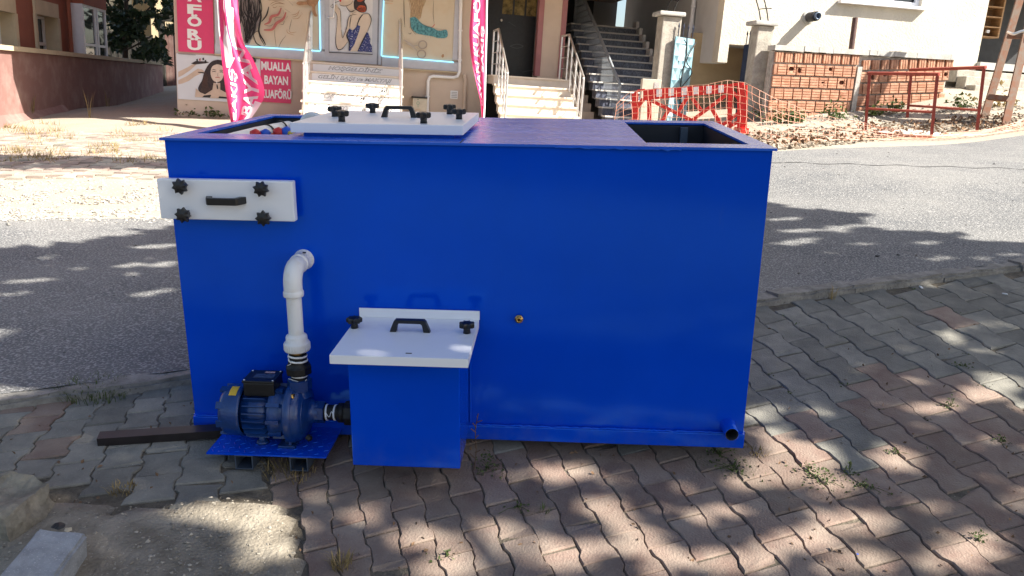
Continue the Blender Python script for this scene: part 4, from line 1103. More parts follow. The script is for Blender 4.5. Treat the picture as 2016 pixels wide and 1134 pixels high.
# trim stripes either side of the pier and the entrance door
for u0, u1 in ((1058, 1068), (1103, 1113)):
    x0, x1 = FS(u0, 70).x, FS(u1, 70).x
    MB().box(((x0 + x1) / 2, YF - .004 + .1, (ZT + .31) / 2 - .0), (x1 - x0, .22, ZT - .31), MAUVE).build('trim', MAUVE, salon)
door = MB().box(((xD0 + xD1) / 2, YF + .56, 1.25), (xD1 - xD0, .06, 1.95), DOORB).build('entrance_door', DOORB, salon)
def DP(u, v, d=0.0): return PY(u, v, YF + .53 - d)
a, c = DP(988, 4), DP(1057, 33)
for i in range(3):
    x0 = a.x + (c.x - a.x) * i / 3 + .02; x1 = a.x + (c.x - a.x) * (i + 1) / 3 - .02
    MB().box(((x0 + x1) / 2, YF + .526, (c.z + 2.0) / 2), (x1 - x0, .012, 2.0 - c.z), mat('amber_door_glass', (.16, .12, .045), rough=.15, var=.7, scale=7, spec=.8)).build('door_pane', None, door)
q = DP(987, 40); MB().lathe((q.x, q.y, q.z), (0, -1, 0), [(0, .05), (.025, .045), (.03, .02), (.012, 0)], 12, CHROME).build('door_knob', CHROME, door)
for cx_, cy_, rx_ in ((1017, 91, 13),):
    pr = Print(YF + .53, .006); pr.stroke([(cx_ - rx_, cy_), (cx_, cy_ - 4), (cx_ + rx_, cy_), (cx_, cy_ + 4), (cx_ - rx_, cy_)], 1.2, mat('door_relief', (.05, .05, .055), rough=.3), taper=False)
    pr.stroke([(1028, 142), (1046, 139), (1049, 143)], 1.5, MATS['door_relief']); pr.stroke([(1001, 43), (1015, 52)], 2, MATS['door_relief']); pr.build('door_relief', door)
# --- shop windows: grey frames
def grey(u0, u1, v0, v1, d=.05, z0=None, z1=None, nm='window_frame'): return frect(nm, u0, u1, v0, v1, -.02, d, ALU, salon, z0, z1)
ZB = FS(560, 112).z                                  # bottom of the frames
frect('window_frame', 424, 640, 94, 113, -.02, .05, ALU, salon)
frect('window_frame', 424, 440, 0, 93, -.02, .048, ALU, salon, z1=2.2)
frect('window_frame', 628, 640, 0, 97, -.02, .049, ALU, salon, z1=2.2)
frect('window_frame', 752, 902, 118, 136, -.02, .05, ALU, salon)
frect('window_frame', 893, 903, 0, 118, -.02, .047, ALU, salon, z1=2.2)
frect('window_sill', 424, 640, 113, 116, -.02, .08, CREAM, salon)
frect('window_sill', 752, 903, 136.5, 139, -.02, .08, CREAM, salon)
lp = frect('mural_panel', 440, 628, 0, 93, -.015, .028, MURAL, salon, z1=2.2)
rp = frect('mural_panel', 753, 893, 0, 118, -.015, .029, MURAL, salon, z1=2.2)
frect('window_side', 430, 444, 25, 92, -.01, .030, mat('dark_red_panel', (.07, .02, .02), var=.2), salon)
sd = frect('salon_door', 638, 752, 0, 124, -.03, .032, ALU, salon, z1=2.2)
dpanel = frect('door_panel', 648.5, 733, 0, 103, .032, .042, MURALG, sd, z1=2.2)
for u0, u1, v0, v1 in ((637, 640, 0, 122), (743, 746, 0, 128)): frect('door_seam', u0, u1, v0, v1, .032, .036, mat('dark_seam', (.2, .2, .22)), sd, z1=2.2)
# pull handle of the salon door
a = FS(647, 4, .10); c = FS(647, 34, .10); b = MB(); b.tube([FS(645, 34, .03), FS(648, 35, .10), FS(657, 33.5, .10), FS(658, 10, .10), FS(658, -14, .10), FS(647, -16, .03)], .014, 8, CHROME); b.build('pull_handle', None, sd)
# --- LED strips
b = MB()
def led(u0, v0, u1, v1): b.bar(FS(u0, v0, .062), FS(u1, v1, .062), .022, .02, LED, up=(0, -1, 0))
led(437, 88, 630, 100.5); led(631, 100, 628, -12); led(752, 110.5, 893, 122.5); led(751, 110, 756, -12)
b.build('led_strip', None, salon)
# --- murals (flat print)
pr = Print(YF, .030)
K = lambda pts: C(9.164, 420, 0, pts)
pr.poly(K([(400, -80), (880, -80), (850, 60), (855, 360), (770, 560), (640, 810), (575, 800), (470, 450), (430, 100)]), mat('grey_hair_print', (.33, .30, .28), var=.35, scale=40, stretch=(4, 4, .6)))
rnd = random.Random(2)
for k in range(34):
    x0 = rnd.uniform(430, 850); x1 = 470 + (x0 - 430) * .55 + rnd.gauss(0, 30); x2 = 560 + (x0 - 430) * .22 + rnd.gauss(0, 15)
    pr.stroke(K([(x0, -60), (x0 + rnd.gauss(0, 25), 180), (x1 + 60, 430), (x2 + rnd.gauss(0, 20), 790 - abs(x0 - 600) * .35)]), rnd.uniform(.6, 2.2), INK)
pr.stroke(K([(700, 0), (760, 300), (740, 560), (640, 700)]), 3.4, INK); pr.stroke(K([(850, -40), (840, 150), (860, 300), (820, 560), (900, 720), (945, 810)]), 3.6, INK); pr.stroke(K([(730, 650), (770, 770), (860, 830)]), 2.2, INK)
pr.stroke(K([(720, 620), (800, 560), (850, 690), (930, 830)]), 1.6, INK); pr.stroke(K([(1000, 120), (960, 270), (870, 390)]), 3.2, INK); pr.stroke(K([(490, 0), (500, 250), (480, 430)]), 4, INK)
for pts in ([(990, 10), (1060, 0), (1130, 10), (1280, 15)], [(1020, 85), (1120, 30), (1280, 70)], [(1040, 110), (1150, 60), (1290, 75)], [(1070, 120), (1100, 140), (1150, 115)], [(1180, 115), (1280, 125)], [(1340, 0), (1440, 100)], [(1285, 155), (1390, 225)]):
    pr.stroke(K(pts), .9, INKB if pts[0][0] < 1200 else INK)
pr.stroke(K([(920, 440), (1010, 400), (1050, 300), (1170, 260), (1225, 140)]), 5.5, ROSE); pr.stroke(K([(910, 540), (1060, 530), (1140, 420), (1260, 340), (1310, 220)]), 6, ROSE)
for pts in ([(920, 450), (1020, 470), (1080, 430)], [(1115, 390), (1120, 320), (1240, 310)], [(1280, 370), (1260, 440), (1190, 430)], [(1110, 520), (1110, 650), (1135, 850)], [(1310, 640), (1220, 760), (1180, 860)], [(1415, 350), (1390, 450), (1370, 540)], [(1260, 180), (1265, 250)], [(1340, 290), (1290, 360)]):
    pr.stroke(K(pts), .8, INK)
for pts in ([(1400, 270), (1500, 250), (1560, 180)], [(1420, 310), (1510, 280), (1550, 190)], [(1430, 340), (1530, 330), (1590, 260)], [(1330, 520), (1340, 590), (1460, 635)], [(1360, 540), (1400, 590), (1500, 575)], [(1590, 225), (1610, 260)]):
    pr.stroke(K(pts), 1.0, BROWNP)
pr.poly(K([(1495, 70), (1540, 25), (1680, 20), (1690, -60), (1890, -60), (1900, 30), (1840, 110), (1850, 220), (1880, 290), (1820, 290), (1785, 180), (1780, 115), (1700, 85), (1560, 95)]), BROWNP, 3)
pr.stroke(K([(1690, 20), (1720, 90), (1780, 110)]), 1, INKB); pr.stroke(K([(1840, 110), (1890, 40)]), 1, INKB)
pr.build('mural_print', lp)
pr = Print(YF, .044); K = lambda pts: C(10.31, 640, 0, pts)
pr.poly(K([(300, -40), (560, -60), (580, 30), (500, 95), (410, 125), (310, 105), (295, 50)]), SKINP)
pr.poly(K([(420, 120), (560, 20), (640, 180), (520, 240), (480, 190)]), SKINP)
pr.poly(K([(580, 40), (640, -60), (840, -60), (800, 30), (845, 120), (840, 220), (760, 255), (660, 230), (590, 170)]), HAIRP, 4)
pr.poly(K([(640, 170), (700, 110), (800, 120), (835, 190), (790, 245), (690, 225)]), REDHAIR, 4); pr.poly(K([(650, 20), (680, -40), (800, -40), (770, 10), (710, 40)]), REDHAIR, 3)
for k in range(9): pr.stroke(K([(660 + k * 20, 135 + (k % 3) * 8), (675 + k * 18, 185), (690 + k * 15, 230)]), .6, INK)
pr.poly(K([(510, 250), (620, 200), (700, 250), (760, 260), (900, 290), (935, 380), (930, 480), (860, 640), (660, 1040), (510, 1040), (600, 880), (700, 560), (660, 520), (560, 610), (490, 560), (500, 420)]), SKINP, 0)
pr.poly(K([(240, 290), (200, 220), (190, 100), (240, 90), (300, 200), (320, 260), (330, 600), (355, 750), (440, 540), (470, 380), (520, 300), (500, 450), (490, 560), (460, 850), (350, 990), (260, 1000), (215, 900), (235, 560)]), SKINP)
pr.poly(K([(490, 580), (560, 625), (640, 540), (660, 510), (715, 530), (690, 640), (600, 890), (510, 1035), (480, 1030), (490, 860), (440, 760), (440, 680)]), NAVYP)
pr.poly(K([(850, 650), (880, 680), (920, 790), (910, 870), (950, 930), (955, 1060), (660, 1045), (760, 850)]), NAVYP)
for pts, w in (([(235, 560), (215, 850), (260, 1000), (350, 985), (460, 850)], 1.4), ([(330, 600), (355, 770), (440, 560), (470, 380), (530, 310), (640, 290)], 1.2), ([(240, 560), (245, 330), (190, 220)], .8), ([(320, 560), (315, 240), (270, 150)], .8), ([(500, 560), (510, 430), (530, 320)], 1.3), ([(640, 540), (700, 380), (770, 290)], 2.2),
               ([(770, 285), (880, 280), (935, 370), (925, 470), (860, 640)], 1.3), ([(420, 120), (500, 230), (600, 215)], 1.3), ([(300, 60), (310, 105), (410, 122), (520, 80), (570, 10)], 1.0), ([(850, 650), (760, 830), (660, 1040)], 2.0), ([(490, 590), (440, 720), (490, 860), (480, 1030)], 2.2), ([(190, 60), (290, 20)], 2.6), ([(110, 130), (170, 80), (160, 160), (110, 130)], 1.0), ([(250, 150), (300, 210)], .7), ([(195, 110), (240, 130)], .7)):
    pr.stroke(K(pts), w, INK)
pr.poly(K([(285, 5), (300, -20), (330, 0), (325, 35), (305, 40)]), mat('red_lip_print', (.6, .02, .03)))
for pts in ([(530, 250), (620, 210)], [(540, 280), (640, 235)], [(520, 235), (600, 205)]): pr.stroke(K(pts), 1.2, INK)
pr.poly([(647.5, 102.2), (733.5, 106.3), (733.5, 107.8), (647.5, 103.7)], INK); pr.poly([(647.6, 36), (648.3, 36), (648.3, 102), (647.6, 102)], INK)
pr.build('door_print', dpanel)
pr = Print(YF, .031); K = lambda pts: C(4.93, 580, 0, pts)
pr.poly(K([(1090, -60), (1280, -60), (1270, 20), (1240, 90), (1220, 180), (1160, 190), (1120, 160), (1130, 60)]), BLONDE, 3)
for k in range(9): pr.stroke(K([(1100 + k * 19, -40), (1120 + k * 15, 60), (1140 + k * 10, 170)]), .7, BROWNP)
pr.poly(K([(1120, 175), (1170, 165), (1220, 215), (1270, 250), (1340, 270), (1400, 300), (1475, 290), (1480, 360), (1400, 370), (1330, 350), (1260, 340), (1180, 320), (1130, 260)]), TEAL, 3)
for k in range(30):
    x = 1130 + k * 11.6; y = 200 + min(k, 16) * 6; pr.stroke(K([(x, y), (x + rnd.uniform(-12, 12), y + rnd.uniform(45, 85))]), .8, TEAL if k % 3 else INK)
pr.stroke(K([(1060, -40), (1062, 120), (1070, 265)]), 1.4, INK); pr.stroke(K([(1130, 200), (1130, 270), (1175, 335)]), .8, INK); pr.stroke(K([(1105, 320), (1120, 330), (1135, 315)]), .9, INK)
for pts in ([(1350, 0), (1345, 130), (1355, 235)], [(1200, 210), (1260, 245), (1330, 265), (1355, 235)], [(1370, 280), (1480, 290)]): pr.stroke(K(pts), .7, INK)
pr.stroke(K([(1330, 270), (1350, 250), (1362, 235)]), 1.2, mat('red_lip_print', (.6, .02, .03)))
SC_ = mat('scissor_grey_print', (.40, .35, .30), rough=.5)
pr.stroke(K([(1060, 385), (1120, 425), (1150, 455), (1190, 490)]), 4.2, SC_); pr.stroke(K([(1075, 420), (1150, 445), (1205, 435)]), 2.6, SC_)
for cx_, cy_ in ((1243, 434), (1232, 525)):
    pr.stroke(K([(cx_ + 38 * math.cos(a), cy_ + 36 * math.sin(a)) for a in [k * math.pi / 8 for k in range(17)]]), 2.6, SC_, taper=False)
    pr.stroke(K([(cx_ + 43 * math.cos(a), cy_ + 41 * math.sin(a)) for a in [k * math.pi / 8 for k in range(17)]]), .5, INKB, taper=False)
pr.poly(K([(860, 0), (955, 8), (955, 14), (860, 6)]), BROWNP); pr.poly(K([(875, 25), (955, 32), (955, 40), (875, 33)]), mat('faint_orange_print', (.62, .42, .28)))
pr.poly(K([(1430, 530), (1445, 525), (1450, 545), (1438, 560), (1425, 548)]), BROWNP, 3)
pr.build('mural_print', rp)

# ------------------------------------------------------------------ signs on the salon wall
XV, ZV = (1, 0, 0), (0, 0, 1)
vs_ = thing('vertical_sign', 'tall pink sign with white letters running down the salon corner', 'sign')
x0, x1 = FS(350.5, 60).x, FS(421, 60).x; z0 = FS(385, 103.5).z; z1 = 3.2
MB().box(((x0 + x1) / 2, YF - .016, (z0 + min(z1, ZT)) / 2), (x1 - x0, .03, min(z1, ZT) - z0), PINK).build('board', PINK, vs_)
for ch, v in (('Ü', 89), ('R', 67), ('Ö', 42.5), ('F', 18.5), ('A', -6), ('U', -30), ('K', -53)):
    o_ = FS(384, v, .031); h_ = .175 if ch not in 'ÜÖ' else .225
    if o_.z + .1 < ZT: lettering('letter', ch, (o_.x - .01, o_.y, o_.z + (.02 if ch in 'ÜÖ' else 0)), XV, ZV, .26, h_, WHITEP, vs_, bold=.045)
ps = thing('beauty_poster', 'wide photo poster of a dark haired woman being made up, low on the salon wall', 'poster')
x0, x1 = FS(349, 150).x, FS(513.5, 150).x; z0, z1 = FS(430, 199.5).z, FS(430, 110.5).z
MB().box(((x0 + x1) / 2, YF - .012, (z0 + z1) / 2), (x1 - x0, .022, z1 - z0), mat('pale_poster_print', (.60, .62, .65), var=.06, scale=1.2)).build('board', None, ps)
pr = Print(YF, .024); K = lambda pts: C(4.534, 330, 0, pts)
DSK = mat('beige_skin_print', (.52, .40, .31), var=.1, scale=5)
pr.poly(K([(95, 692), (95, 640), (180, 600), (232, 566), (262, 572), (200, 628), (140, 668)]), DSK); pr.poly(K([(95, 752), (95, 716), (170, 680), (228, 640), (270, 612), (312, 622), (330, 640), (285, 662), (240, 684), (190, 722), (130, 746)]), DSK)
pr.poly(K([(208, 566), (250, 545), (345, 548), (372, 556), (340, 566), (240, 576)]), HAIRP); 
for x, y in ((255, 530), (280, 525), (310, 520), (330, 540)): pr.poly(K([(x, y), (x + 14, y - 6), (x + 16, y + 16), (x + 2, y + 18)]), INK if x % 20 else ROSE)
pr.stroke(K([(270, 645), (320, 650), (356, 660)]), 2.2, INK)
pr.poly(K([(445, 533), (395, 548), (355, 590), (325, 650), (308, 715), (285, 755), (272, 795), (300, 838), (370, 842), (440, 815), (520, 845), (560, 850), (560, 620), (525, 565), (490, 540)]), HAIRP, 3)
pr.poly(K([(252, 786), (244, 866), (545, 880), (548, 842), (470, 800), (470, 740), (410, 740), (400, 800), (335, 842), (290, 824)]), DSK); pr.poly(K([(440, 574), (402, 590), (384, 632), (388, 682), (412, 722), (448, 732), (486, 708), (502, 650), (498, 606), (470, 580)]), mat('light_skin_print', (.62, .50, .41), var=.08, scale=6), 3)
pr.poly(K([(308, 868), (325, 852), (380, 846), (440, 858), (530, 866), (545, 882)]), INK); pr.poly(K([(378, 872), (398, 832), (424, 790), (440, 770), (462, 792), (470, 826), (452, 874)]), DSK, 2)
for pts, w in (([(392, 628), (412, 620), (434, 628)], 1.0), ([(462, 632), (480, 626), (498, 634)], 1.0), ([(396, 642), (414, 636), (432, 643)], 1.3), ([(464, 646), (480, 641), (496, 648)], 1.3), ([(450, 645), (446, 675), (456, 680)], .5)): pr.stroke(K(pts), w, INK)
pr.stroke(K([(424, 694), (446, 689), (468, 696)]), 1.8, ROSE); pr.stroke(K([(440, 750), (443, 775), (446, 796)]), 2.4, INK); pr.stroke(K([(438, 720), (440, 752)]), 1.0, WHITEP, taper=False)
for k in range(8): pr.stroke(K([(330 + k * 5, 640 + k * 4), (312 + k * 6, 740), (300 + k * 12, 832)]), .6, mat('brown_hair_print', (.10, .045, .03)))
pr.poly(K([(95, 476), (250, 488), (250, 494), (95, 482)]), mat('grey_small_print', (.2, .2, .2)))
pr.build('poster_print', ps)
ms = thing('name_sign', 'square pink sign reading MUALLA BAYAN KUAFÖRÜ beside the salon stairs', 'sign')
x0, x1 = FS(513, 158).x, FS(573, 158).x; z0, z1 = FS(543, 202).z, FS(543, 116).z
MB().box(((x0 + x1) / 2, YF - .012, (z0 + z1) / 2), (x1 - x0 - .004, .022, z1 - z0), PINK).build('board', PINK, ms)
for tx, v, wd_ in (('MUALLA', 131, .56), ('BAYAN', 158, .45), ('KUAFÖRÜ', 184, .575)):
    q = FS(543, v, .024); lettering('lettering', tx, ((x0 + x1) / 2 + .01, q.y, q.z), XV, ZV, wd_, .165 if 'Ö' not in tx else .20, WHITEP, ms, bold=.035)
q = FS(497, 115, .02); cam_ = thing('wall_lamp', 'small black spotlight fixed above the beauty poster', 'lamp')
MB().lathe((q.x, q.y, q.z), (.2, -1, -.2), [(0, -.02), (.03, -.02), (.03, .01)], 12, BLACKP).build('bracket', BLACKP, cam_); MB().lathe((q.x + .01, q.y - .03, q.z - .01), (.3, -1, -.5), [(0, -.03), (.045, -.03), (.05, .08), (.04, .08)], 14, BLACKP).build('head', BLACKP, cam_)

# ------------------------------------------------------------------ stairs
def stairs(name, label, xa, xb, zl, ytop, n, rise, run, mt, mt_t, riser_print=None, yback=None):
    t = thing(name, label, 'stairs')
    yb = ytop + .6 if yback is None else yback
    for i in range(n):
        z = zl - rise * i; yf = ytop - run * i; h_ = rise if i < n - 1 else rise + .5
        yb_i = yb if i == 0 else ytop - run * (i - 1) - .002
        s_ = MB().box(((xa + xb) / 2, (yf + yb_i) / 2, z - .035 - (h_ - .035) / 2 - .0), (xb - xa - .02, yb_i - yf, h_ - .035 + (0 if i == n - 1 else 0)), mt).build('step', mt, t)
        MB().box(((xa + xb) / 2, (yf - .03 + (yb_i if i == 0 else yb_i + .0)) / 2, z - .0175), (xb - xa + .03, yb_i - yf + .03, .034), mt_t, bev=.004).build('tread', mt_t, s_)
        if riser_print and i < len(riser_print):
            txt, col = riser_print[i]
            pn = MB().box(((xa + xb) / 2 + .04, yf - .005, z - .035 - (rise - .037) / 2), (xb - xa - .16, .007, rise - .045), WHITEP).build('riser_panel', WHITEP, s_)
            wd_ = {0: 1.05, 1: 1.38, 2: 1.22, 3: 1.28, 4: 1.5}.get(i, 1.2)
            xc = (xa + xb) / 2 + .02
            lettering('lettering', txt, (xc, yf - .009, z - .095), XV, ZV, wd_, .105, INK, pn, bold=.03, shear=.35, off=.0005); lettering('lettering', txt, (xc, yf - .009, z - .095), XV, ZV, wd_ * .985, .088, WHITEP, pn, bold=-.004, shear=.35, off=.002)
    return t
def railing(name, label, posts, ends, mids=3, r=.021, mt=CHROME, extra=None):
    """posts: list of (foot, top); ends: handrail points"""
    t = thing(name, label, 'railing')
    for f_, t_ in posts: MB().tube([f_, t_], .020, 10, mt).build('post', mt, t)
    MB().tube(ends, r, 10, mt).build('handrail', mt, t)
    for k in range(1, mids + 1):
        fr = k / (mids + 1)
        pts = [Vector(f_).lerp(Vector(t_), fr) for f_, t_ in (extra or posts)]
        MB().tube(pts, .0095, 6, mt).build('bar', mt, t)
    return t
zl1 = PY(690, 126, 15.75).z; xa1 = PY(598, 160, 15.2).x; xb1 = PY(793, 160, 15.2).x; yt1 = 15.85
stairs('salon_stairs', 'pale marble salon stairs with printed white risers', xa1, xb1, zl1, yt1, 7, .176, .285, MARBLE, MARBLE,
       [('HOŞGELDİNİZ', 0), ('GELİN BAŞI ve MAKYAJI', 0), ('TÜRBAN TASARIM', 0), ('PORSELEN MAKYAJ', 0), ('ÖRGÜ ve TOPUZ MODELLERİ', 0)])
def stair_rail(name, label, x, zl, yt, rise, run, n, hh=.90, yb=None, down_x=0.0):
    yb = yt + .30 if yb is None else yb
    P_ = lambda i, hx: Vector((x + down_x * i, yt + .02 - run * i, zl - rise * i + hx))
    posts = [((x, yb, zl), (x, yb, zl + hh)), (P_(0, 0), P_(0, hh)), (P_(1.2, -.02), P_(1.2, hh - .01)), (P_(2.6, -.02), P_(2.6, hh - .01)), (P_(3.9, -.02), P_(3.9, hh - .01)), (P_(n - .7, -.1), P_(n - .7, hh - .01))]
    return railing(name, label, posts, [(x, yb, zl + hh), P_(0, hh), P_(n - .7, hh)], 3, extra=[posts[0], posts[1], posts[-1]])
stair_rail('stair_railing', 'stainless railing on the left edge of the salon stairs', xa1 + .07, zl1, yt1, .176, .285, 6.2)
stair_rail('stair_railing', 'stainless railing on the right edge of the salon stairs, next to the scissors mural', xb1 - .05, zl1, yt1, .176, .285, 6.2)
zl2 = PY(1046, 152, 15.45).z; xa2 = PY(974, 165, 15.2).x; xb2 = PY(1126, 165, 15.2).x; yt2 = 15.45
stairs('entrance_stairs', 'pale marble entrance stairs below the black door', xa2, xb2, zl2, yt2, 6, .17, .285, MARBLE, MARBLE, yback=16.72)
stair_rail('stair_railing', 'stainless railing left of the black door, behind the narrow flag', xa2 + .06, zl2, yt2, .17, .285, 5.6, .86, yb=16.1)
stair_rail('stair_railing', 'stainless railing right of the black door by the pier', xb2 - .06, zl2, yt2, .17, .285, 5.6, .86, yb=16.1)

# gas pipe, meter box, vent
gp = thing('gas_pipe', 'white gas pipe bending down the salon wall right of the scissors mural', 'pipe')
b = MB(); zz = lambda u, v: FS(u, v, .07)
b.tube([FS(909, -60, .07), FS(906, 60, .07), FS(905, 140, .07), FS(901, 150, .07), FS(893, 152.5, .07), FS(853, 150, .07), FS(846, 152, .07), FS(843, 160, .07), FS(841, 225, .07)], .032, 12, WHITEP); b.build('pipe', None, gp)
for u, v in ((906, 60), (905, 118), (872, 151), (842, 190)):
    q = FS(u, v, .03); MB().box((q.x, q.y, q.z), (.09, .06, .03), CHROME).build('clip', CHROME, gp)
gp2 = MB().tube([FS(914, 146, .05), FS(916, 158, .05), FS(913, 240, .05)], .035, 12, WALLB).build('drain_pipe', WALLB); tag(gp2, 'beige painted drain pipe on the salon wall behind the narrow flag', 'pipe')
mb_ = thing('meter_box', 'small cream meter box at the foot of the gas pipe', 'meter box')
frect('case', 811.5, 839, 193, 224, .002, .17, GREYBOX, mb_, bev=.01); frect('lid', 810, 840, 190, 193, .002, .19, INK, mb_)
pr = Print(YF, .172); pr.stroke([(823 + 2.6 * math.cos(a), 203 + 3 * math.sin(a)) for a in [k * math.pi / 6 for k in range(13)]], .7, mat('green_ink', (.12, .3, .2)), taper=False); pr.stroke([(823, 207), (823, 211)], .8, MATS['green_ink'], taper=False); pr.stroke([(819, 215), (827, 215), (827, 221), (819, 221), (819, 215)], .7, mat('orange_ink', (.6, .3, .15)), sm=0, taper=False); pr.poly([(822.3, 195), (823.7, 195), (823.7, 197), (822.3, 197)], INK); pr.build('mark', mb_)
vt = thing('wall_vent', 'square white vent cover on the salon wall', 'vent'); frect('cover', 886.5, 901, 178.5, 194.5, .001, .03, WHITEP, vt)
for k in range(4): frect('slat', 888.5, 899.5, 181 + k * 3.2, 182.6 + k * 3.2, .03, .036, mat('vent_grey', (.4, .39, .38)), vt)

for o in bpy.data.objects:
    if o not in _before and o.parent is None: o.matrix_world = SM4 @ o.matrix_basis
# ------------------------------------------------------------------ feather flags
def flag(name, label, Z, left, right, pole, words, cols, seed, folds=.10):
    """left / right: cloth outline as pixel points from top to bottom, at depth Z; ripples run across"""
    t = thing(name, label, 'flag'); n, m = 34, 14
    L_ = smooth_pts([Vector((a, b, 0)) for a, b in left], 8); R_ = smooth_pts([Vector((a, b, 0)) for a, b in right], 8)
    def pick(Q, k): 
        x = k * (len(Q) - 1); i = min(int(x), len(Q) - 2); return Q[i].lerp(Q[i + 1], x - i)
    def surf(h, k):                                    # h across 0..1, k down 0..1
        a, c = pick(L_, k), pick(R_, k); q = a.lerp(c, h)
        d = folds * (math.sin(h * 7.5 + k * 3.2 + seed) * .6 + math.sin(h * 13 - k * 6 + seed * 2) * .35) * (.25 + .75 * h if pole == 'left' else .25 + .75 * (1 - h))
        return P(q.x, q.y, Z + d)
    vs = [surf(j / m, i / n) for i in range(n + 1) for j in range(m + 1)]
    fs = [(i * (m + 1) + j, i * (m + 1) + j + 1, (i + 1) * (m + 1) + j + 1, (i + 1) * (m + 1) + j) for i in range(n) for j in range(m)]
    MB().add(vs, fs, PINKF, True).build('cloth', PINKF, t)
    for body, h0, h1, k0, k1 in words:
        me = text_mesh(body, 1.0, .03); co = [v.co.copy() for v in me.vertices]
        # refine the letters so that they follow the cloth
        bm = bmesh.new(); bm.from_mesh(me); bmesh.ops.triangulate(bm, faces=bm.faces)
        for _ in range(3): bmesh.ops.subdivide_edges(bm, edges=[e for e in bm.edges if e.calc_length() > .16], cuts=1)
        xs = [v.co.x for v in bm.verts]; ys = [v.co.y for v in bm.verts]; lx, hx, ly_, hy = min(xs), max(xs), min(ys), max(ys)
        for v in bm.verts:
            a = (v.co.x - lx) / (hx - lx); c = (v.co.y - ly_) / (hy - ly_)
            h = h1 + (h0 - h1) * c; k = k1 + (k0 - k1) * a       # reads from the bottom up
            q = surf(h, k); v.co = q * (1 - .010 / q.length)
        bm.to_mesh(me); bm.free(); me.materials.clear(); me.materials.append(WHITEF)
        o = bpy.data.objects.new('lettering', me); COL.objects.link(o); o.parent = t
    for pts, in cols:
        vs = []; fs = []
        for k, (h0, h1, kk) in enumerate(pts):
            for j in range(5):
                q = surf(h0 + (h1 - h0) * j / 4, kk); vs.append(q * (1 - .006 / q.length))
        for i in range(len(pts) - 1):
            for j in range(4): fs.append((i * 5 + j, i * 5 + j + 1, i * 5 + j + 6, i * 5 + j + 5))
        MB().add(vs, fs, WHITEF, True).build('white_stripe', WHITEF, t)
    return t, surf
f1, sf = flag('feather_flag', 'tall pink and white feather flag billowing beside the beauty poster', 13.2,
     [(421, -150), (425, -40), (428, 20), (433, 80), (439, 140), (446, 190), (455, 243)], [(470, -150), (468, -20), (472, 45), (480, 85), (500, 120), (521, 180), (507, 215), (486, 243)], 'left',
     [('BAYAN', .50, .86, .50, .92), ('SAKIŞ', .14, .36, .64, .97)], [([(.35, .80, 0), (.30, .75, .25), (.22, .72, .42), (.12, .60, .5), (.10, .40, .58), (.1, .2, .64)],), ([(.82, 1, .80), (.80, 1, .88), (.72, 1, .95), (.70, 1, 1)],)], 1.0, .16)
MB().tube([P(419, -150, 13.22), P(432, 60, 13.22), P(457, 246, 13.22), P(459, 262, 13.22)], .018, 8, WHITEP).build('pole', WHITEP, f1)
q = P(459, 262, 13.22); q.z = gz(q.x, q.y)
MB().lathe(q, (0, 0, 1), [(0, .12), (.20, .11), (.24, .0)], 16, BLACKP).build('base', BLACKP, f1)
f2, sf = flag('feather_flag', 'narrow pink feather flag with white letters in front of the black door', 13.0,
     [(933, -140), (930, -40), (927, 20), (924, 70), (928, 115), (938, 165), (946, 200), (949, 240)], [(958, -140), (957, -40), (957, 20), (956, 80), (955, 130), (954, 170), (953, 205), (955, 240)], 'right',
     [('BAYAN KUAFÖRÜ', .16, .62, .10, .88), ('SAKIŞ', .70, .92, .36, .62)], [], 2.2, .05)
MB().tube([P(960, -140, 13.0), P(957.5, 60, 13.0), P(954, 200, 13.0), P(951, 262, 13.0)], .016, 8, WHITEP).build('pole', WHITEP, f2)
q = P(951, 262, 13.0); q.z = gz(q.x, q.y); MB().lathe(q, (0, 0, 1), [(0, .12), (.20, .11), (.24, .0)], 16, BLACKP).build('base', BLACKP, f2)
# ------------------------------------------------------------------ right building, alley stairs
YAW = math.radians(9.0); RX = Vector((math.cos(YAW), math.sin(YAW), 0)); RY = Vector((-math.sin(YAW), math.cos(YAW), 0))
RM = Matrix((RX, RY, Vector((0, 0, 1)))).transposed()
rc = P(1420, 60, 15.3)                              # left front corner of the white building
def RP(u, v, d=0.0): return PN(u, v, rc - RY * d, RY)
wb = thing('white_building', 'building with rough white rendered wall behind the brick wall', 'building')
def rprism(pxs, d0, d1, mt, nm, parent, hole=None):
    poly = [RP(u, v, d0) for u, v in pxs]
    return MB().prism(poly, (0, 0, 0), RY * (d0 - d1), mt).build(nm, mt, parent)
zs1 = RP(1412, 122).z; zs2 = RP(1440, 87).z
def rbox(x0, x1, y0, y1, z0, z1, mt, nm, parent, bev=0):
    c = Vector((rc.x, rc.y, 0)) + RX * (x0 + x1) / 2 + RY * (y0 + y1) / 2; c.z = (z0 + z1) / 2
    return MB().box(c, (x1 - x0, y1 - y0, z1 - z0), mt, RM, bev=bev).build(nm, mt, parent)
def rx_(u, v): return (RP(u, v) - Vector((rc.x, rc.y, 0))).dot(RX)
xe = rx_(1934, 70); xa = rx_(1434, 100); xb = rx_(1484, 90)
rbox(0, xa, 0, .3, zs1, 7.5, WALLW, 'wall', wb)
rbox(xa, xb, 0, .3, zs2, 7.5, WALLW, 'wall', wb)
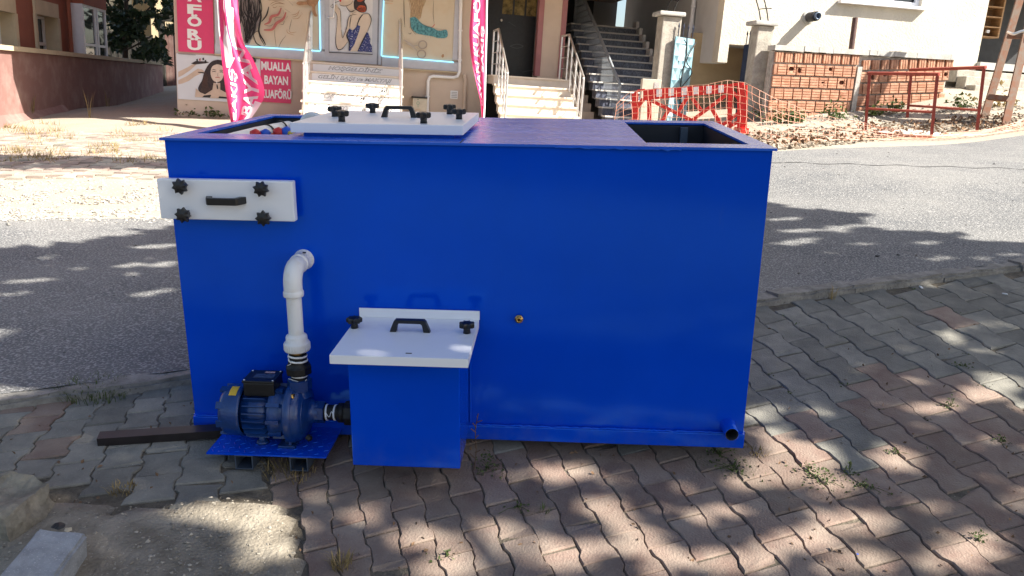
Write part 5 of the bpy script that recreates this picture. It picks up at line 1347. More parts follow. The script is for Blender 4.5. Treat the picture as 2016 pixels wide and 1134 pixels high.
# window band of the facade: a hole above the sill
xw0, xw1 = rx_(1655, 0), rx_(1815, 8); zw = RP(1740, 8).z
rbox(xb, xw0, 0, .3, -1.0, 7.5, WALLW, 'wall', wb)
rbox(xw0, xw1, 0, .3, -1.0, zw - .06, WALLW, 'wall', wb); rbox(xw0, xw1, 0, .3, zw + 1.5, 7.5, WALLW, 'wall', wb)
rbox(xw1, xe, 0, .3, -1.0, 7.5, WALLW, 'wall', wb)
rbox(xw0 - .06, xw1 + .08, -.13, .16, zw - .058, zw - .005, PVCW, 'window_sill', wb, bev=.006)
wf = rbox(xw0, xw1, .10, .16, zw, zw + .09, PVCW, 'window_frame', wb)
for k in range(4):
    x = xw0 + .04 + (xw1 - xw0 - .08) * k / 3; rbox(x - .04, x + .04, .099, .159, zw + .09, zw + 1.45, PVCW, 'window_frame', wb)
rbox(xw0, xw1, .18, .19, zw, zw + 1.5, GLASS, 'glass', wb)
# side wall along the alley, the recess below the projecting corner
rbox(-.002, .28, .302, 7.0, zs1, 7.5, WALLG, 'side_wall', wb)
rbox(.28, 3.2, .302, .949, zs2 + .001, zs2 + .25, WALLG, 'soffit', wb)
rbox(-.2, 3.0, .95, 1.1, -1.4, zs2 + .24, WALLO, 'recess_wall', wb)
rbox(-.002, .26, 1.101, 7.0, -1.4, zs1 - .002, WALLG, 'side_wall', wb)
rbox(.28, xe, .305, 8.0, 3.2, 7.4, WALLG, 'body', wb)
# grey downpipe on the side wall
q0 = Vector((rc.x, rc.y, 0)) - RX * .07 + RY * 1.5
MB().tube([(q0.x, q0.y, 3.4), (q0.x, q0.y, -.8)], .045, 12, PVCW).build('downpipe', PVCW, wb)
for z in (.75, 1.9): MB().lathe((q0.x, q0.y, z), (0, 0, 1), [(.045, 0), (.056, 0), (.056, .05), (.045, .05)], 12, PVCW).build('pipe_collar', PVCW, wb)
# black duct sticking out of the wall
q = RP(1592, 34); dn = (-RY + Vector((.10, 0, .02))).normalized()
duct = thing('wall_duct', 'short black plastic duct sticking out of the white wall', 'duct')
MB().lathe(q, dn, [(.092, -.05), (.092, .26), (.080, .26), (.080, .02), (0, .02)], 20, DUCT).build('sleeve', DUCT, duct)
MB().lathe(q + dn * .20, dn, [(.066, 0), (.066, .12), (.052, .12), (.052, .02), (0, .02)], 18, STEEL_T).build('inner_pipe', STEEL_T, duct)
MB().lathe(q + dn * .0, dn, [(.14, -.01), (.13, .012), (.092, .02)], 20, CONCP).build('mortar_collar', CONCP, duct)
# shop opening at the right end: interior, shelves, ledge
shop = thing('corner_shop', 'dark shop recess with timber shelves past the white wall', 'shop')
sp = rc + RY * 1.0
def SP(u, v, d=0.0): return PN(u, v, sp - RY * d, RY)
def sx(u, v): return (SP(u, v) - Vector((rc.x, rc.y, 0))).dot(RX)
xs0 = xe + .001; zl_ = SP(1960, 132).z
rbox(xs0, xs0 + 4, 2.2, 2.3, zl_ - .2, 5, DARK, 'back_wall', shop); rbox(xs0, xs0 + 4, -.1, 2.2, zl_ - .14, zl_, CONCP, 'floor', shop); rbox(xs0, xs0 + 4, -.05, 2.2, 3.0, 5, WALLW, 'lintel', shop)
rbox(xs0, xs0 + .02, .305, 2.2, zl_, 3.0, WALLO, 'side_wall', shop)
x0, x1 = sx(1934, 40), sx(1972, 40); zt = 2.9; zb = SP(1950, 74).z
for xx in (x0, x1): rbox(xx - .018, xx + .018, 1.0, 1.3, zb, zt, SHELFW, 'shelf_side', shop)
for k in range(7): 
    z = zb + k * .205
    rbox(x0 + .018, x1 - .018, 1.0, 1.3, z, z + .025, SHELFW, 'shelf', shop)
rbox(x0 + .018, x1 - .018, 1.295, 1.305, zb, zt, SHELFW, 'shelf_back', shop)
q = SP(1944, 62, -.1); MB().box(q, (.07, .05, .06), WHITEP, RM).build('cup', WHITEP, shop)
# concrete steps climbing in front of the shop
cs = thing('concrete_steps', 'worn concrete steps below the shop ledge beside the brick wall end', 'stairs')
xq = rx_(1868, 130)
for i, (v, d) in enumerate(((140, .35), (152, .62), (168, .9), (184, 1.18))):
    q = PN(1930, v, rc - RY * d, RY); rbox(xq - .05 + .02 * i, xq + 4.2, -d, .28 if i == 0 else -(d - .27) - .002, q.z - (.24 if i < 3 else .5), q.z, CONC, 'step', cs, bev=.012)

# ------------------------------------------------------------------ granite alley stairs with mesh railing
a0 = P(1214, 240, 15.25); a1 = P(1127, 0, 18.87)
sd = Vector((a1.x - a0.x, a1.y - a0.y, 0)).normalized(); sr = Vector((sd.y, -sd.x, 0)); SMt = Matrix((sr, sd, Vector((0, 0, 1)))).transposed()
gs = thing('alley_stairs', 'steep blue grey granite stairs climbing the shaded alley', 'stairs')
org = Vector((a0.x, a0.y, 0)); run, rise = .285, .160
z0 = P(1190, 227, 15.3).z
def abox(x0, x1, y0, y1, z0_, z1, mt, nm, parent, bev=0):
    c = org + sr * (x0 + x1) / 2 + sd * (y0 + y1) / 2; c.z = (z0_ + z1) / 2
    return MB().box(c, (x1 - x0, y1 - y0, z1 - z0_), mt, SMt, bev=bev).build(nm, mt, parent)
for i in range(-3, 13):
    z = z0 + rise * i; y = run * i
    wr = 1.32 if i > 4 else 1.5
    s_ = abox(-.22, wr, y, y + run + (.0 if i < 12 else 2.5), z - rise - .02, z - .031, GRANITE, 'step', gs)
    abox(-.25, wr + .02, y - .03, y + run - .032 + (0 if i < 12 else 2.5), z - .030, z, NOSING, 'nosing', gs, bev=.004)
    # stepped skirting up the right wall
    if i > 2: abox(wr - .03, wr + .04, y - .02, y + run * .8, z + .002, z + .14, NOSING, 'skirting', gs)
for i in range(13): abox(-.60, -.225, run * i, run * (i + 1) - .002, -1.4, z0 + rise * i - .45, WALLB, 'flank', gs)
abox(-.6, 1.6, run * 13 + 2.4, run * 13 + 2.6, -1, 5.5, WALLG, 'landing_wall', gs)
abox(.12, .95, run * 13 + 2.33, run * 13 + 2.39, z0 + rise * 12 + .0, 4.2, DARK, 'landing_door', gs)
ar = thing('alley_railing', 'grey painted alley stair railing filled with wire mesh', 'railing')
def AP(y, z): q = org + sd * y; q.z = z; return q
sl = rise / run; zr0 = P(1213, 167, 15.25).z; L_ = 4.1
MB().tube([AP(0, zr0), AP(L_, zr0 + L_ * sl)], .030, 10, GREYRAIL).build('handrail', GREYRAIL, ar)
MB().tube([AP(0, zr0), AP(0, zr0 - 1.3)], .030, 10, GREYRAIL).build('post', GREYRAIL, ar); MB().tube([AP(L_, zr0 + L_ * sl), AP(L_, zr0 + L_ * sl - 1)], .03, 10, GREYRAIL).build('post', GREYRAIL, ar)
MB().tube([AP(.05, zr0 - .86), AP(L_, zr0 - .86 + L_ * sl)], .022, 8, GREYRAIL).build('lower_rail', GREYRAIL, ar)
b = MB()
for k in range(1, 52): y = L_ * k / 52; b.bar(AP(y, zr0 - .86 + y * sl), AP(y, zr0 + y * sl), .011, .011, GREYRAIL, up=(1, 0, 0))
for k in range(1, 24): z = zr0 - .86 + 3.1 * k / 24; ya = max(.0, (z - zr0) / sl); yb = min(L_, (z - zr0 + .86) / sl); b.bar(AP(ya, z), AP(yb, z), .012, .018 if k % 2 else .009, GREYRAIL)
o = b.build('wire_mesh', None, ar); o['kind'] = 'stuff'

# ------------------------------------------------------------------ gate pillars, gate leaves, arch, cabinet
def pillar(label, u0, u1, vt, Z, zb, w, cap, mt):
    t = thing('gate_pillar', label, 'pillar'); q = P((u0 + u1) / 2, vt + 10, Z); zt = P(u0, vt, Z).z
    bm = MB(); bm.box((q.x, q.y + w / 2, (zt + zb) / 2), (w, w, zt - zb), mt, RM, bev=.018); bm.build('shaft', None, t)
    MB().box((q.x - .02, q.y + w / 2, zt + .045), (w + .13, w + .13, .075), CONCP, RM, bev=.02).build('cap', CONCP, t)
    return t, q, zt
p1, q1, zt1 = pillar('left concrete gate pillar standing between the granite stairs and the pale teal gate leaf', 1302, 1340, 31, 14.5, -.9, .36, 0, CONC)
p2, q2, zt2 = pillar('right concrete gate pillar cracked at the end of the brick wall', 1490, 1522, 50, 14.1, -.9, .31, 0, CONC)
def gleaf(name, label, pts, Z0, Z1, mt, spikes, diamond):
    """leaf between two upright edges given as (u, v top, v bottom)"""
    t = thing(name, label, 'gate'); (ua, va, vb), (uc, vc, vd) = pts
    A = P(ua, va, Z0); Bq = P(uc, vc, Z1); zt = (A.z + Bq.z) / 2; zb = -.62; d = Vector((Bq.x - A.x, Bq.y - A.y, 0)); w = d.length; d /= w; nrm = Vector((d.y, -d.x, 0)); R = Matrix((d, -nrm, Vector((0, 0, 1)))).transposed()
    c = Vector((A.x, A.y, 0)) + d * w / 2; c.z = (zt + zb) / 2
    MB().box(c, (w, .02, zt - zb), mt, R).build('sheet', mt, t)
    if diamond:
        nx, nz = 3, 8
        for i in range(nx):
            for j in range(nz):
                o = Vector((A.x, A.y, 0)) + d * (w * (i + .5) / nx); o.z = zb + (zt - zb) * (j + .5) / nz; hx, hz_ = w / nx * .46, (zt - zb) / nz * .46
                vs = [o - d * hx, o + Vector((0, 0, hz_)), o + d * hx, o - Vector((0, 0, hz_))]; vs = [v + nrm * .011 for v in vs] + [o + nrm * .045]
                MB().add(vs, [(0, 1, 4), (1, 2, 4), (2, 3, 4), (3, 0, 4)], mt).build('pyramid', mt, t)
    for k in range(spikes):
        o = Vector((A.x, A.y, 0)) + d * (w * (k + .5) / spikes); MB().lathe((o.x, o.y, zt), (0, 0, 1), [(.009, -.1), (.009, .16), (.018, .18), (0, .26)], 6, NAVYG).build('spike', NAVYG, t)
    return t, A, Bq, zt, zb, d, nrm, w
g1, A, Bq, zt, zb, gd, gn, gw = gleaf('gate_leaf', 'peeling pale teal gate leaf of pressed diamonds with a torn notice', ((1330, 72, 200), (1367, 77, 200)), 14.5, 14.9, TEALG, 4, True)
pts = [Vector((A.x, A.y, 0)) + gd * (gw * x) + gn * .05 + Vector((0, 0, z)) for x, z in ((.48, zt), (.55, zt - .35), (.42, zt - .75), (.5, zt - 1.2), (.38, zt - 1.6))]
pts2 = [Vector((A.x, A.y, 0)) + gd * (gw * x) + gn * .05 + Vector((0, 0, z)) for x, z in ((1.0, zt - .05), (.6, zt - .4), (.95, zt - .62), (.35, zt - 1.0), (.7, zt - 1.3), (.5, zt - 1.7))]
MB().tube(smooth_pts(pts, 5), .012, 6, INK).tube(smooth_pts(pts2, 5), .010, 6, INK).build('vine_stem', INK, g1)
q = Vector((A.x, A.y, 0)) + gd * gw * .3 + gn * .05; MB().box((q.x, q.y, zt - .28), (.11, .004, .27), WHITEP).build('notice', WHITEP, g1)
gleaf('gate_leaf', 'dark navy gate leaf standing open against the right gate pillar', ((1466, 88, 240), (1495, 86, 240)), 14.6, 14.15, NAVYG, 5, False)
arch = thing('gate_arch', 'black wrought iron arch curving up between the two gate pillars', 'arch')
ca = Vector((q1.x + .05, q1.y + .18, zt1 + .08)); cb = Vector((q2.x - .05, q2.y + .15, zt2 + .08))
def ap(k, dr):
    q = ca.lerp(cb, k); m_ = math.sin(math.pi * k); q.z += (1.05 + dr) * m_ ** .8; q += (cb - ca).normalized() * dr * math.cos(math.pi * k) * -1; return q
for dr in (0, .13): MB().tube([ap(k / 30, dr) for k in range(31)], .011, 6, INK).build('arc', INK, arch)
b = MB()
for k in range(1, 24):
    a_, c_ = ap(k / 24, 0), ap(k / 24, .13); b.tube([a_, c_], .008, 5, INK)
    if k % 2: b.tube(smooth_pts([c_, c_ + (c_ - a_) * .3 + Vector((.05, 0, 0)), c_ + (c_ - a_) * .55], 3), .008, 5, INK)
o = b.build('scroll', None, arch)
cab = thing('meter_cabinet', 'cream electricity cabinet in front of the left gate pillar', 'cabinet')
q = P(1284, 157, 14.1); zc_ = q.z
MB().box((q.x, q.y + .1, zc_ - .17), (.34, .20, .36), GREYBOX, bev=.01).build('upper_case', GREYBOX, cab); MB().box((q.x + .01, q.y + .1, zc_ - .66), (.32, .18, .56), GREYBOX, bev=.01).build('lower_case', GREYBOX, cab)
MB().box((q.x + .09, q.y - .003, zc_ - .09), (.09, .006, .10), CONCP).build('window', CONCP, cab); MB().box((q.x, q.y + .004, zc_ - .36), (.34, .006, .012), INK).build('gap', INK, cab)

# ------------------------------------------------------------------ red plastic barrier
bl, br = P(1246, 180, 13.7), P(1467, 165, 12.9); bd = Vector((br.x - bl.x, br.y - bl.y, 0)).normalized(); bn = Vector((bd.y, -bd.x, 0))
def BP(x, y): u, v = 1220 + x / 4.05, y / 4.05; return PN(u, v, bl, bn)
bar_ = thing('plastic_barrier', 'red plastic road barrier with white reflective patches behind the tank', 'barrier')
def member(pts, w, th=.045, nm='strut'):
    mb = MB()
    for a, c in zip(pts[:-1], pts[1:]):
        A_, C_ = BP(*a), BP(*c); mb.bar(A_, C_, w, th, REDP, up=bn)
    return mb.build(nm, None, bar_)
def quad(pts, th, nm, mt, off=0.0):
    poly = [BP(*p) + bn * (off + th / 2) for p in pts]; return MB().prism(poly, (0, 0, 0), bn * -th, mt).build(nm, mt, bar_)
quad([(190, 716), (300, 706), (600, 688), (905, 668), (905, 738), (600, 762), (300, 790), (190, 800)], .05, 'top_band', REDP)
member([(122, 745), (124, 1130)], .10, .055, 'post'); member([(978, 680), (974, 1096)], .15, .055, 'post'); member([(118, 748), (150, 722), (200, 716)], .035); member([(120, 880), (190, 790)], .07)
member([(236, 790), (236, 1120)], .065); member([(882, 740), (872, 1098)], .07); member([(900, 676), (985, 668)], .05); member([(905, 735), (960, 800)], .05)
for pts in ([(262, 806), (420, 885), (575, 960)], [(570, 965), (700, 870), (845, 760)], [(470, 890), (540, 775)], [(325, 985), (392, 880)], [(575, 778), (650, 885)], [(735, 868), (815, 1010)], [(800, 1012), (945, 905)], [(520, 970), (610, 970)], [(870, 1010), (970, 960)], [(390, 985), (320, 1120)], [(575, 985), (640, 1110)], [(500, 1110), (560, 985)]): member(pts, .055)
member([(110, 1130), (980, 1092)], .09, .05, 'bottom_rail')
for x in (318, 414, 517, 612, 714, 811):
    y = 742 - (x - 318) * .065; quad([(x - 21, y - 29), (x + 21, y - 32), (x + 21, y + 28), (x - 21, y + 31)], .006, 'reflector', WHITEP, .029)
for x in (130, 960): q = BP(x, 1120 if x < 500 else 1094); MB().box((q.x, q.y, gz(q.x, q.y) + .04), (.12, .5, .09), REDP).build('foot', REDP, bar_)

# ------------------------------------------------------------------ orange safety net
cols = [((1214, 205, 13.6), (1208, 262, 13.4)), ((1243, 181, 13.55), (1245, 266, 13.3)), ((1310, 173, 13.3), (1312, 265, 13.0)), ((1395, 166, 12.95), (1398, 266, 12.7)), ((1430, 158, 12.85), (1434, 266, 12.6)), ((1468, 163, 12.75), (1470, 268, 12.4)), ((1495, 178, 12.7), (1500, 287, 11.3)),
        ((1540, 200, 12.8), (1540, 294, 10.5)), ((1600, 222, 12.9), (1600, 288, 11.0)), ((1700, 243, 12.9), (1700, 282, 11.4)), ((1780, 258, 12.6), (1780, 281, 11.8)), ((1835, 264, 12.2), (1835, 279, 11.8)), ((1930, 258, 12.3), (1930, 268, 12.1)), ((2020, 236, 12.8), (2020, 256, 12.5)), ((2090, 220, 13), (2090, 246, 12.6))]
cv = []
for (a, c), (a2, c2) in zip(cols[:-1], cols[1:]):
    n = max(2, int(abs(a2[0] - a[0]) / 10.5))
    for i in range(n):
        t = i / n; cv.append((tuple(x + (y - x) * t for x, y in zip(a, a2)), tuple(x + (y - x) * t for x, y in zip(c, c2))))
nr = 9; rnd = random.Random(6); G = []
for i, (a, c) in enumerate(cv):
    row = []
    for j in range(nr):
        k = j / (nr - 1); u = a[0] + (c[0] - a[0]) * k + 5 * noise.noise(Vector((i * .3, j * .4, 1))); v = a[1] + (c[1] - a[1]) * k + 3.0 * noise.noise(Vector((i * .25, j * .5, 7))); Z = a[2] + (c[2] - a[2]) * k + .05 * noise.noise(Vector((i * .4, j, 3)))
        q = P(u, v, Z); g = gz(q.x, q.y) + .03
        if q.z < g: q.z = g + .02 * rnd.random()
        row.append(q)
    G.append(row)
net = MB()
for i in range(len(G)):
    net.tube(G[i], .0032, 4, NETM, False)
for j in range(nr): net.tube([G[i][j] for i in range(len(G))], .0050 if j in (0, nr - 1) else .0036, 4, NETM, False)
tag(net.build('safety_net', None), 'orange plastic safety net draped over the red barrier and along the roadside', 'net')

# ------------------------------------------------------------------ brick wall
bw = thing('brick_wall', 'unplastered hollow clay brick wall with concrete coping beside the gate', 'wall')
bp = P(1520, 160, 14.05); BD = RX.copy(); BN = Vector((BD.y, -BD.x, 0))
def WP(u, v, d=0.0): return PN(u, v, bp + BN * d, BN)
b0 = Vector((bp.x, bp.y, 0)); WM = Matrix((BD, -BN, Vector((0, 0, 1)))).transposed()
def wx(u, v): return (WP(u, v) - b0).dot(BD)
xw0, xw1, xm = wx(1514, 170), wx(1868, 140), wx(1686, 160)
zA, zB = WP(1525, 99).z, WP(1866, 118).z
def capz(x): return zA + (zB - zA) * (x - xw0) / (xw1 - xw0)
vs = []; n = 12; b = MB()
for i in range(n + 1):
    x = xw0 + .004 + (xw1 - xw0 - .02) * i / n; q = b0 + BD * x; zb = gz(q.x, q.y) - .3
    for d in (-.014, -.20):
        for z in (zb, capz(x) - .01): r = q + BN * d; vs.append((r.x, r.y, z))
fs = []
for i in range(n):
    a = 4 * i; c = a + 4; fs += [(a, c, c + 1, a + 1), (a + 1, c + 1, c + 3, a + 3), (a + 3, c + 3, c + 2, a + 2)]
fs += [(0, 1, 3, 2), (4 * n, 4 * n + 2, 4 * n + 3, 4 * n + 1)]
b.add(vs, fs, MORTAR); b.build('mortar_core', None, bw)
# concrete column between the two panels, coping slabs
q = b0 + BD * xm; MB().box((q.x, q.y + .06, (capz(xm) - 1.2) / 2 - .1), (.085, .2, capz(xm) + 1.0), MORTAR, WM).build('column', MORTAR, bw)
for i in range(2):
    xa_, xb_ = (xw0 - .01, xw0 + (xw1 - xw0) * .56) if i == 0 else (xw0 + (xw1 - xw0) * .56 + .012, xw1 + .06)
    a = b0 + BD * xa_ - BN * .09; c = b0 + BD * xb_ - BN * .09; a.z = capz(xa_) + .045; c.z = capz(xb_) + .045
    bm = MB(); m_ = 14
    for k in range(m_):
        pa, pc = a.lerp(c, k / m_), a.lerp(c, (k + 1) / m_); j = .012 * noise.noise(Vector((k * .9 + i * 9, 0, 2)))
        bm.bar(pa + Vector((0, 0, j)), pc + Vector((0, 0, j)), .30 + j * 2, .088, CONCP)
    bm.build('coping', None, bw)
rnd = random.Random(14); nb = 0
GROOVE = {}
def brick_mesh(kind, w, h):
    key = (kind, round(w, 2), GROOVE.get('n', 0) % 4 if kind == 'broken' else 0)
    if key in GROOVE:
        if kind == 'broken': GROOVE['n'] = GROOVE.get('n', 0) + 1
        return GROOVE[key]
    mb = MB(); y0, y1 = -.035, .0; hole = kind == 'broken'
    if kind in ('side', 'broken'):                    # grooved along its length
        n = 4
        if hole:
            kx = GROOVE.get('n', 0) % 4; GROOVE['n'] = GROOVE.get('n', 0) + 1
            hx0, hx1, hz0, hz1 = [(-.32, .30, -.10, .30), (-.40, .02, -.28, .22), (-.05, .38, .02, .36), (-.22, .14, -.05, .12)][kx]
            hx0, hx1, hz0, hz1 = hx0 * w, hx1 * w, hz0 * h, hz1 * h
            for bx_, bz_, sx_, sz_ in (((-w / 2 + hx0) / 2, 0, hx0 + w / 2, h), ((w / 2 + hx1) / 2, 0, w / 2 - hx1, h), ((hx0 + hx1) / 2, (hz1 + h / 2) / 2, hx1 - hx0 - .001, h / 2 - hz1), ((hx0 + hx1) / 2, (hz0 - h / 2) / 2, hx1 - hx0 - .001, hz0 + h / 2)):
                mb.box((bx_, .004, bz_), (sx_, .045, sz_), BRICK)
            mb.add([(hx0 + (hx1 - hx0) * x, .02, hz0 + (hz1 - hz0) * z) for x, z in ((0, 0), (1, 0), (1, 1), (0, 1))], [(0, 1, 2, 3)], BRICKIN)
            mb.box(((hx0 * .45 + hx1 * .55), .012, (hz0 + hz1) / 2), (.008, .016, hz1 - hz0 - .001), BRICKIN)
            for x, z in ((0, 0), (1, 0), (1, 1), (0, 1)):
                mb.box((hx0 + (hx1 - hx0) * x, -.004, hz0 + (hz1 - hz0) * z), ((hx1 - hx0) * .34, .029, (hz1 - hz0) * .36), BRICK, Matrix.Rotation(.6, 3, 'Y'))
            for k in range(n):
                z = h * ((k + .5) / n - .5)
                if z - h / n * .34 > hz1 or z + h / n * .34 < hz0: mb.box((0, -.021, z), (w - .004, .010, h / n * .68), BRICK)
                else:
                    for q0_, q1_ in ((-w / 2 + .002, hx0 - .004), (hx1 + .004, w / 2 - .002)):
                        if q1_ - q0_ > .01: mb.box(((q0_ + q1_) / 2, -.021, z), (q1_ - q0_, .010, h / n * .68), BRICK)
        else:
            mb.box((0, .004, 0), (w, .045, h), BRICK)
            for k in range(n): z = h * ((k + .5) / n - .5); mb.box((0, -.021, z), (w - .004, .010, h / n * .68), BRICK, taper=1)
    else:                                             # upright grooves
        mb.box((0, .004, 0), (w, .045, h), BRICK)
        for k in range(3): x = w * ((k + .5) / 3 - .5); mb.box((x, -.021, 0), (w / 3 * .66, .010, h - .006), BRICK)
    o = mb.build('brick', None); me = o.data; bpy.data.objects.remove(o); GROOVE[key] = me; return me
def put_brick(x, z, tilt, kind, w, h):
    global nb
    q = b0 + BD * x + BN * (.010 + rnd.gauss(0, .003))
    o = bpy.data.objects.new('brick', brick_mesh(kind, w, h)); COL.objects.link(o); o.parent = bw
    o.matrix_local = Matrix.Translation((q.x, q.y, z)) @ WM.to_4x4() @ Matrix.Rotation(-tilt + rnd.gauss(0, .008), 4, 'Y') @ Matrix.Rotation(rnd.gauss(0, .01), 4, 'Z'); nb += 1
for seg, (xs, xe_, tilt, zfirst) in enumerate(((xw0 + .03, xm - .06, .035, 0), (xm + .055, xw1 - .005, .085, -.0))):
    ch = .208; W_ = .165; H_ = .180
    for row in range(7):
        x = xs; first = True
        while x < xe_ - .04:
            zc = capz(xs if seg == 0 else xs) - .11 - row * ch + tilt * (x - xs) + (0 if seg == 0 else -.055)
            if row == 0:
                w = .142; kind = 'end'
            elif first and row % 2 == (1 if seg == 0 else 0): w = .062; kind = 'end'
            elif (x + W_ > xe_ - .02) and row % 2 == 0: w = min(.07, xe_ - x); kind = 'end'
            else: w = min(W_, xe_ - x); kind = 'side'
            if w < .05: break
            if kind == 'side' and rnd.random() < (.20 if row in (1,) else .05): kind = 'broken'
            q = b0 + BD * (x + w / 2); g = gz(q.x, q.y)
            h = H_ if row else .165
            top = capz(x + w / 2) - .008
            if zc + h / 2 > top:
                if zc - h / 2 > top - .06: x += w + .012; first = False; continue
                h2 = top - (zc - h / 2); zc2 = zc - h / 2 + h2 / 2
            else: h2, zc2 = h, zc
            if zc2 + h2 / 2 > g + .02 and nb < 290: put_brick(x + w / 2, zc2, tilt, kind, w - (.006 if row else .0), h2)
            x += w + (.012 if row else .038); first = False
print('bricks', nb)
rp_ = P(1676, 96, 14.25); rt_ = P(1684, 35, 14.15)
tag(MB().tube([rp_ - (rt_ - rp_) * .5, rt_], .048, 12, RUSTP).build('rusty_pipe', RUSTP), 'short rusty brown pipe standing up behind the brick wall coping', 'pipe')

# ------------------------------------------------------------------ red steel footbridge platform
pf = thing('footbridge', 'small red steel footbridge with handrails and a white deck over the trench', 'footbridge')
FA, FC, FB, FDd = P(1703, 263, 13.2), P(1833, 274, 12.25), P(1784, 254, 14.0), P(1922, 268, 12.75)
fu = Vector((-.105, -.03, 1)).normalized() * .97
def steel(a, c, w=.045, nm='rail'): return MB().bar(a, c, w, w, REDSTEEL, up=(.31, .77, .2)).build(nm, REDSTEEL, pf)
for p_ in (FA, FC, FB, FDd): steel(p_ - fu * .04, p_ + fu * (1.10 if p_ is FDd else 1.0), .045, 'post')
for a, c, h in ((FA, FC, 1.0), (FB, FDd, 1.04)):
    steel(a + fu * h - (c - a).normalized() * .03, c + fu * (h if h < 1.02 else 1.10) + (c - a).normalized() * .03, .046, 'handrail'); steel(a + fu * .42, c + fu * .42, .032, 'midrail')
for a, c in ((FA, FC), (FC, FDd), (FDd, FB), (FB, FA)): steel(a, c, .06, 'deck_frame')
up_f = (FC - FA).cross(FB - FA).normalized(); up_f = up_f if up_f.z > 0 else -up_f
dk = [p_ + up_f * .034 for p_ in (FA, FC, FDd, FB)]
MB().prism(dk, (0, 0, 0), up_f * .012, mat('pale_dusty_deck', (.62, .57, .52), var=.1, scale=5, rough=.8)).build('deck', None, pf)

# ------------------------------------------------------------------ lattice pole at the right edge
lp_ = thing('lattice_pole', 'rusty leaning lattice pole with crossbars at the right edge', 'pole')
l1a, l1b = P(1940, 222, 13.3), P(2007, 0, 13.2); l2a, l2b = P(1982, 232, 12.9), P(2024, 52, 12.9)
l1b = l1a + (l1b - l1a) * 1.5; l2b = l2a + (l2b - l2a) * 2
for a, c in ((l1a, l1b), (l2a, l2b)):
    d = (c - a).normalized(); MB().bar(a - d * .25, c, .115, .035, RUST, up=(0, -1, .2)).build('leg', RUST, lp_); MB().bar(a - d * .25 + Vector((.055, .05, 0)), c + Vector((.055, .05, 0)), .03, .12, RUST, up=(0, -1, .2)).build('leg_flange', RUST, lp_)
for (u0, v0, Z0), (u1, v1, Z1), w in (((1946, 191, 13.22), (1986, 195, 12.85), .085), ((1984, 70, 13.1), (2030, 72, 12.85), .09)):
    MB().bar(P(u0, v0, Z0), P(u1, v1, Z1), w, .05, RUST, up=(0, -1, .1)).build('crossbar', RUST, lp_)
MB().tube(smooth_pts([P(1984, 63, 13.0), P(1995, 67, 12.9), P(2010, 62, 12.85), P(2030, 58, 12.8)], 5), .022, 8, CHROME).build('hook', CHROME, lp_)

# ------------------------------------------------------------------ rubble, soil and weeds by the trench
rnd = random.Random(55); pts = []; big = []
for k in range(3000):
    u = rnd.uniform(1440, 2060); t = (u - 1490) / 526
    vlo, vhi = 262 - 38 * max(0, t), 300 - 46 * max(0, t)
    v = rnd.uniform(vlo, vhi)
    if noise.noise(Vector((u * .012, v * .04, 2))) < -.2: continue
    q = gpt(u, v); pts.append((q.x, q.y, q.z))
tag(scatter_stones('rubble', pts, .008, .048, RUBBLE, 5), 'broken brown rubble and soil along the dug up roadside', 'rubble', kind='stuff')
pts = []
for k in range(700):
    u = rnd.uniform(1460, 1990); t = (u - 1490) / 526
    q = gpt(u, rnd.uniform(266 - 40 * max(0, t), 300 - 44 * max(0, t))); pts.append(q + Vector((0, 0, .04 + .05 * rnd.random())))
tag(leaf_cloud('litter', pts, .07, TWIG, None, 8), 'dead brown leaf litter over the roadside rubble', 'litter', kind='stuff')
pts = []
for k in range(900):
    u = rnd.uniform(1500, 2016); v = 240 - (u - 1500) * .075 + rnd.gauss(0, 6); q = gpt(u, v + 6); pts.append((q.x, q.y, q.z))
tag(scatter_stones('path_gravel', pts, .006, .03, GRAVEL, 6), 'pale gravel on the path in front of the brick wall', 'gravel', kind='stuff')
for i, (u, v, s_, lab) in enumerate([(1510, 232, .22, 'leafy weed at the foot of the cracked gate pillar'), (1536, 240, .20, 'low green weed under the left end of the brick wall'), (1566, 238, .13, 'small weed by the middle of the left brick panel'), (1643, 230, .20, 'tallest green weed in front of the brick wall'), (1718, 224, .12, 'weed by the concrete column between brick panels, inside the footbridge view'), (1760, 219, .16, 'weed seen through the footbridge rails'), (1892, 209, .18, 'weed at the right end of the brick wall'), (1965, 208, .26, 'yellowing weed between the legs of the lattice pole')]):
    q = gpt(u, v + 4); weed(lab, q, [q + Vector((rnd.gauss(0, s_ * .7), rnd.gauss(0, s_ * .4), abs(rnd.gauss(0, s_ * .6)) + .02)) for _ in range(90)], .085, GRASS_G if i != 7 else GRASS_D, i)
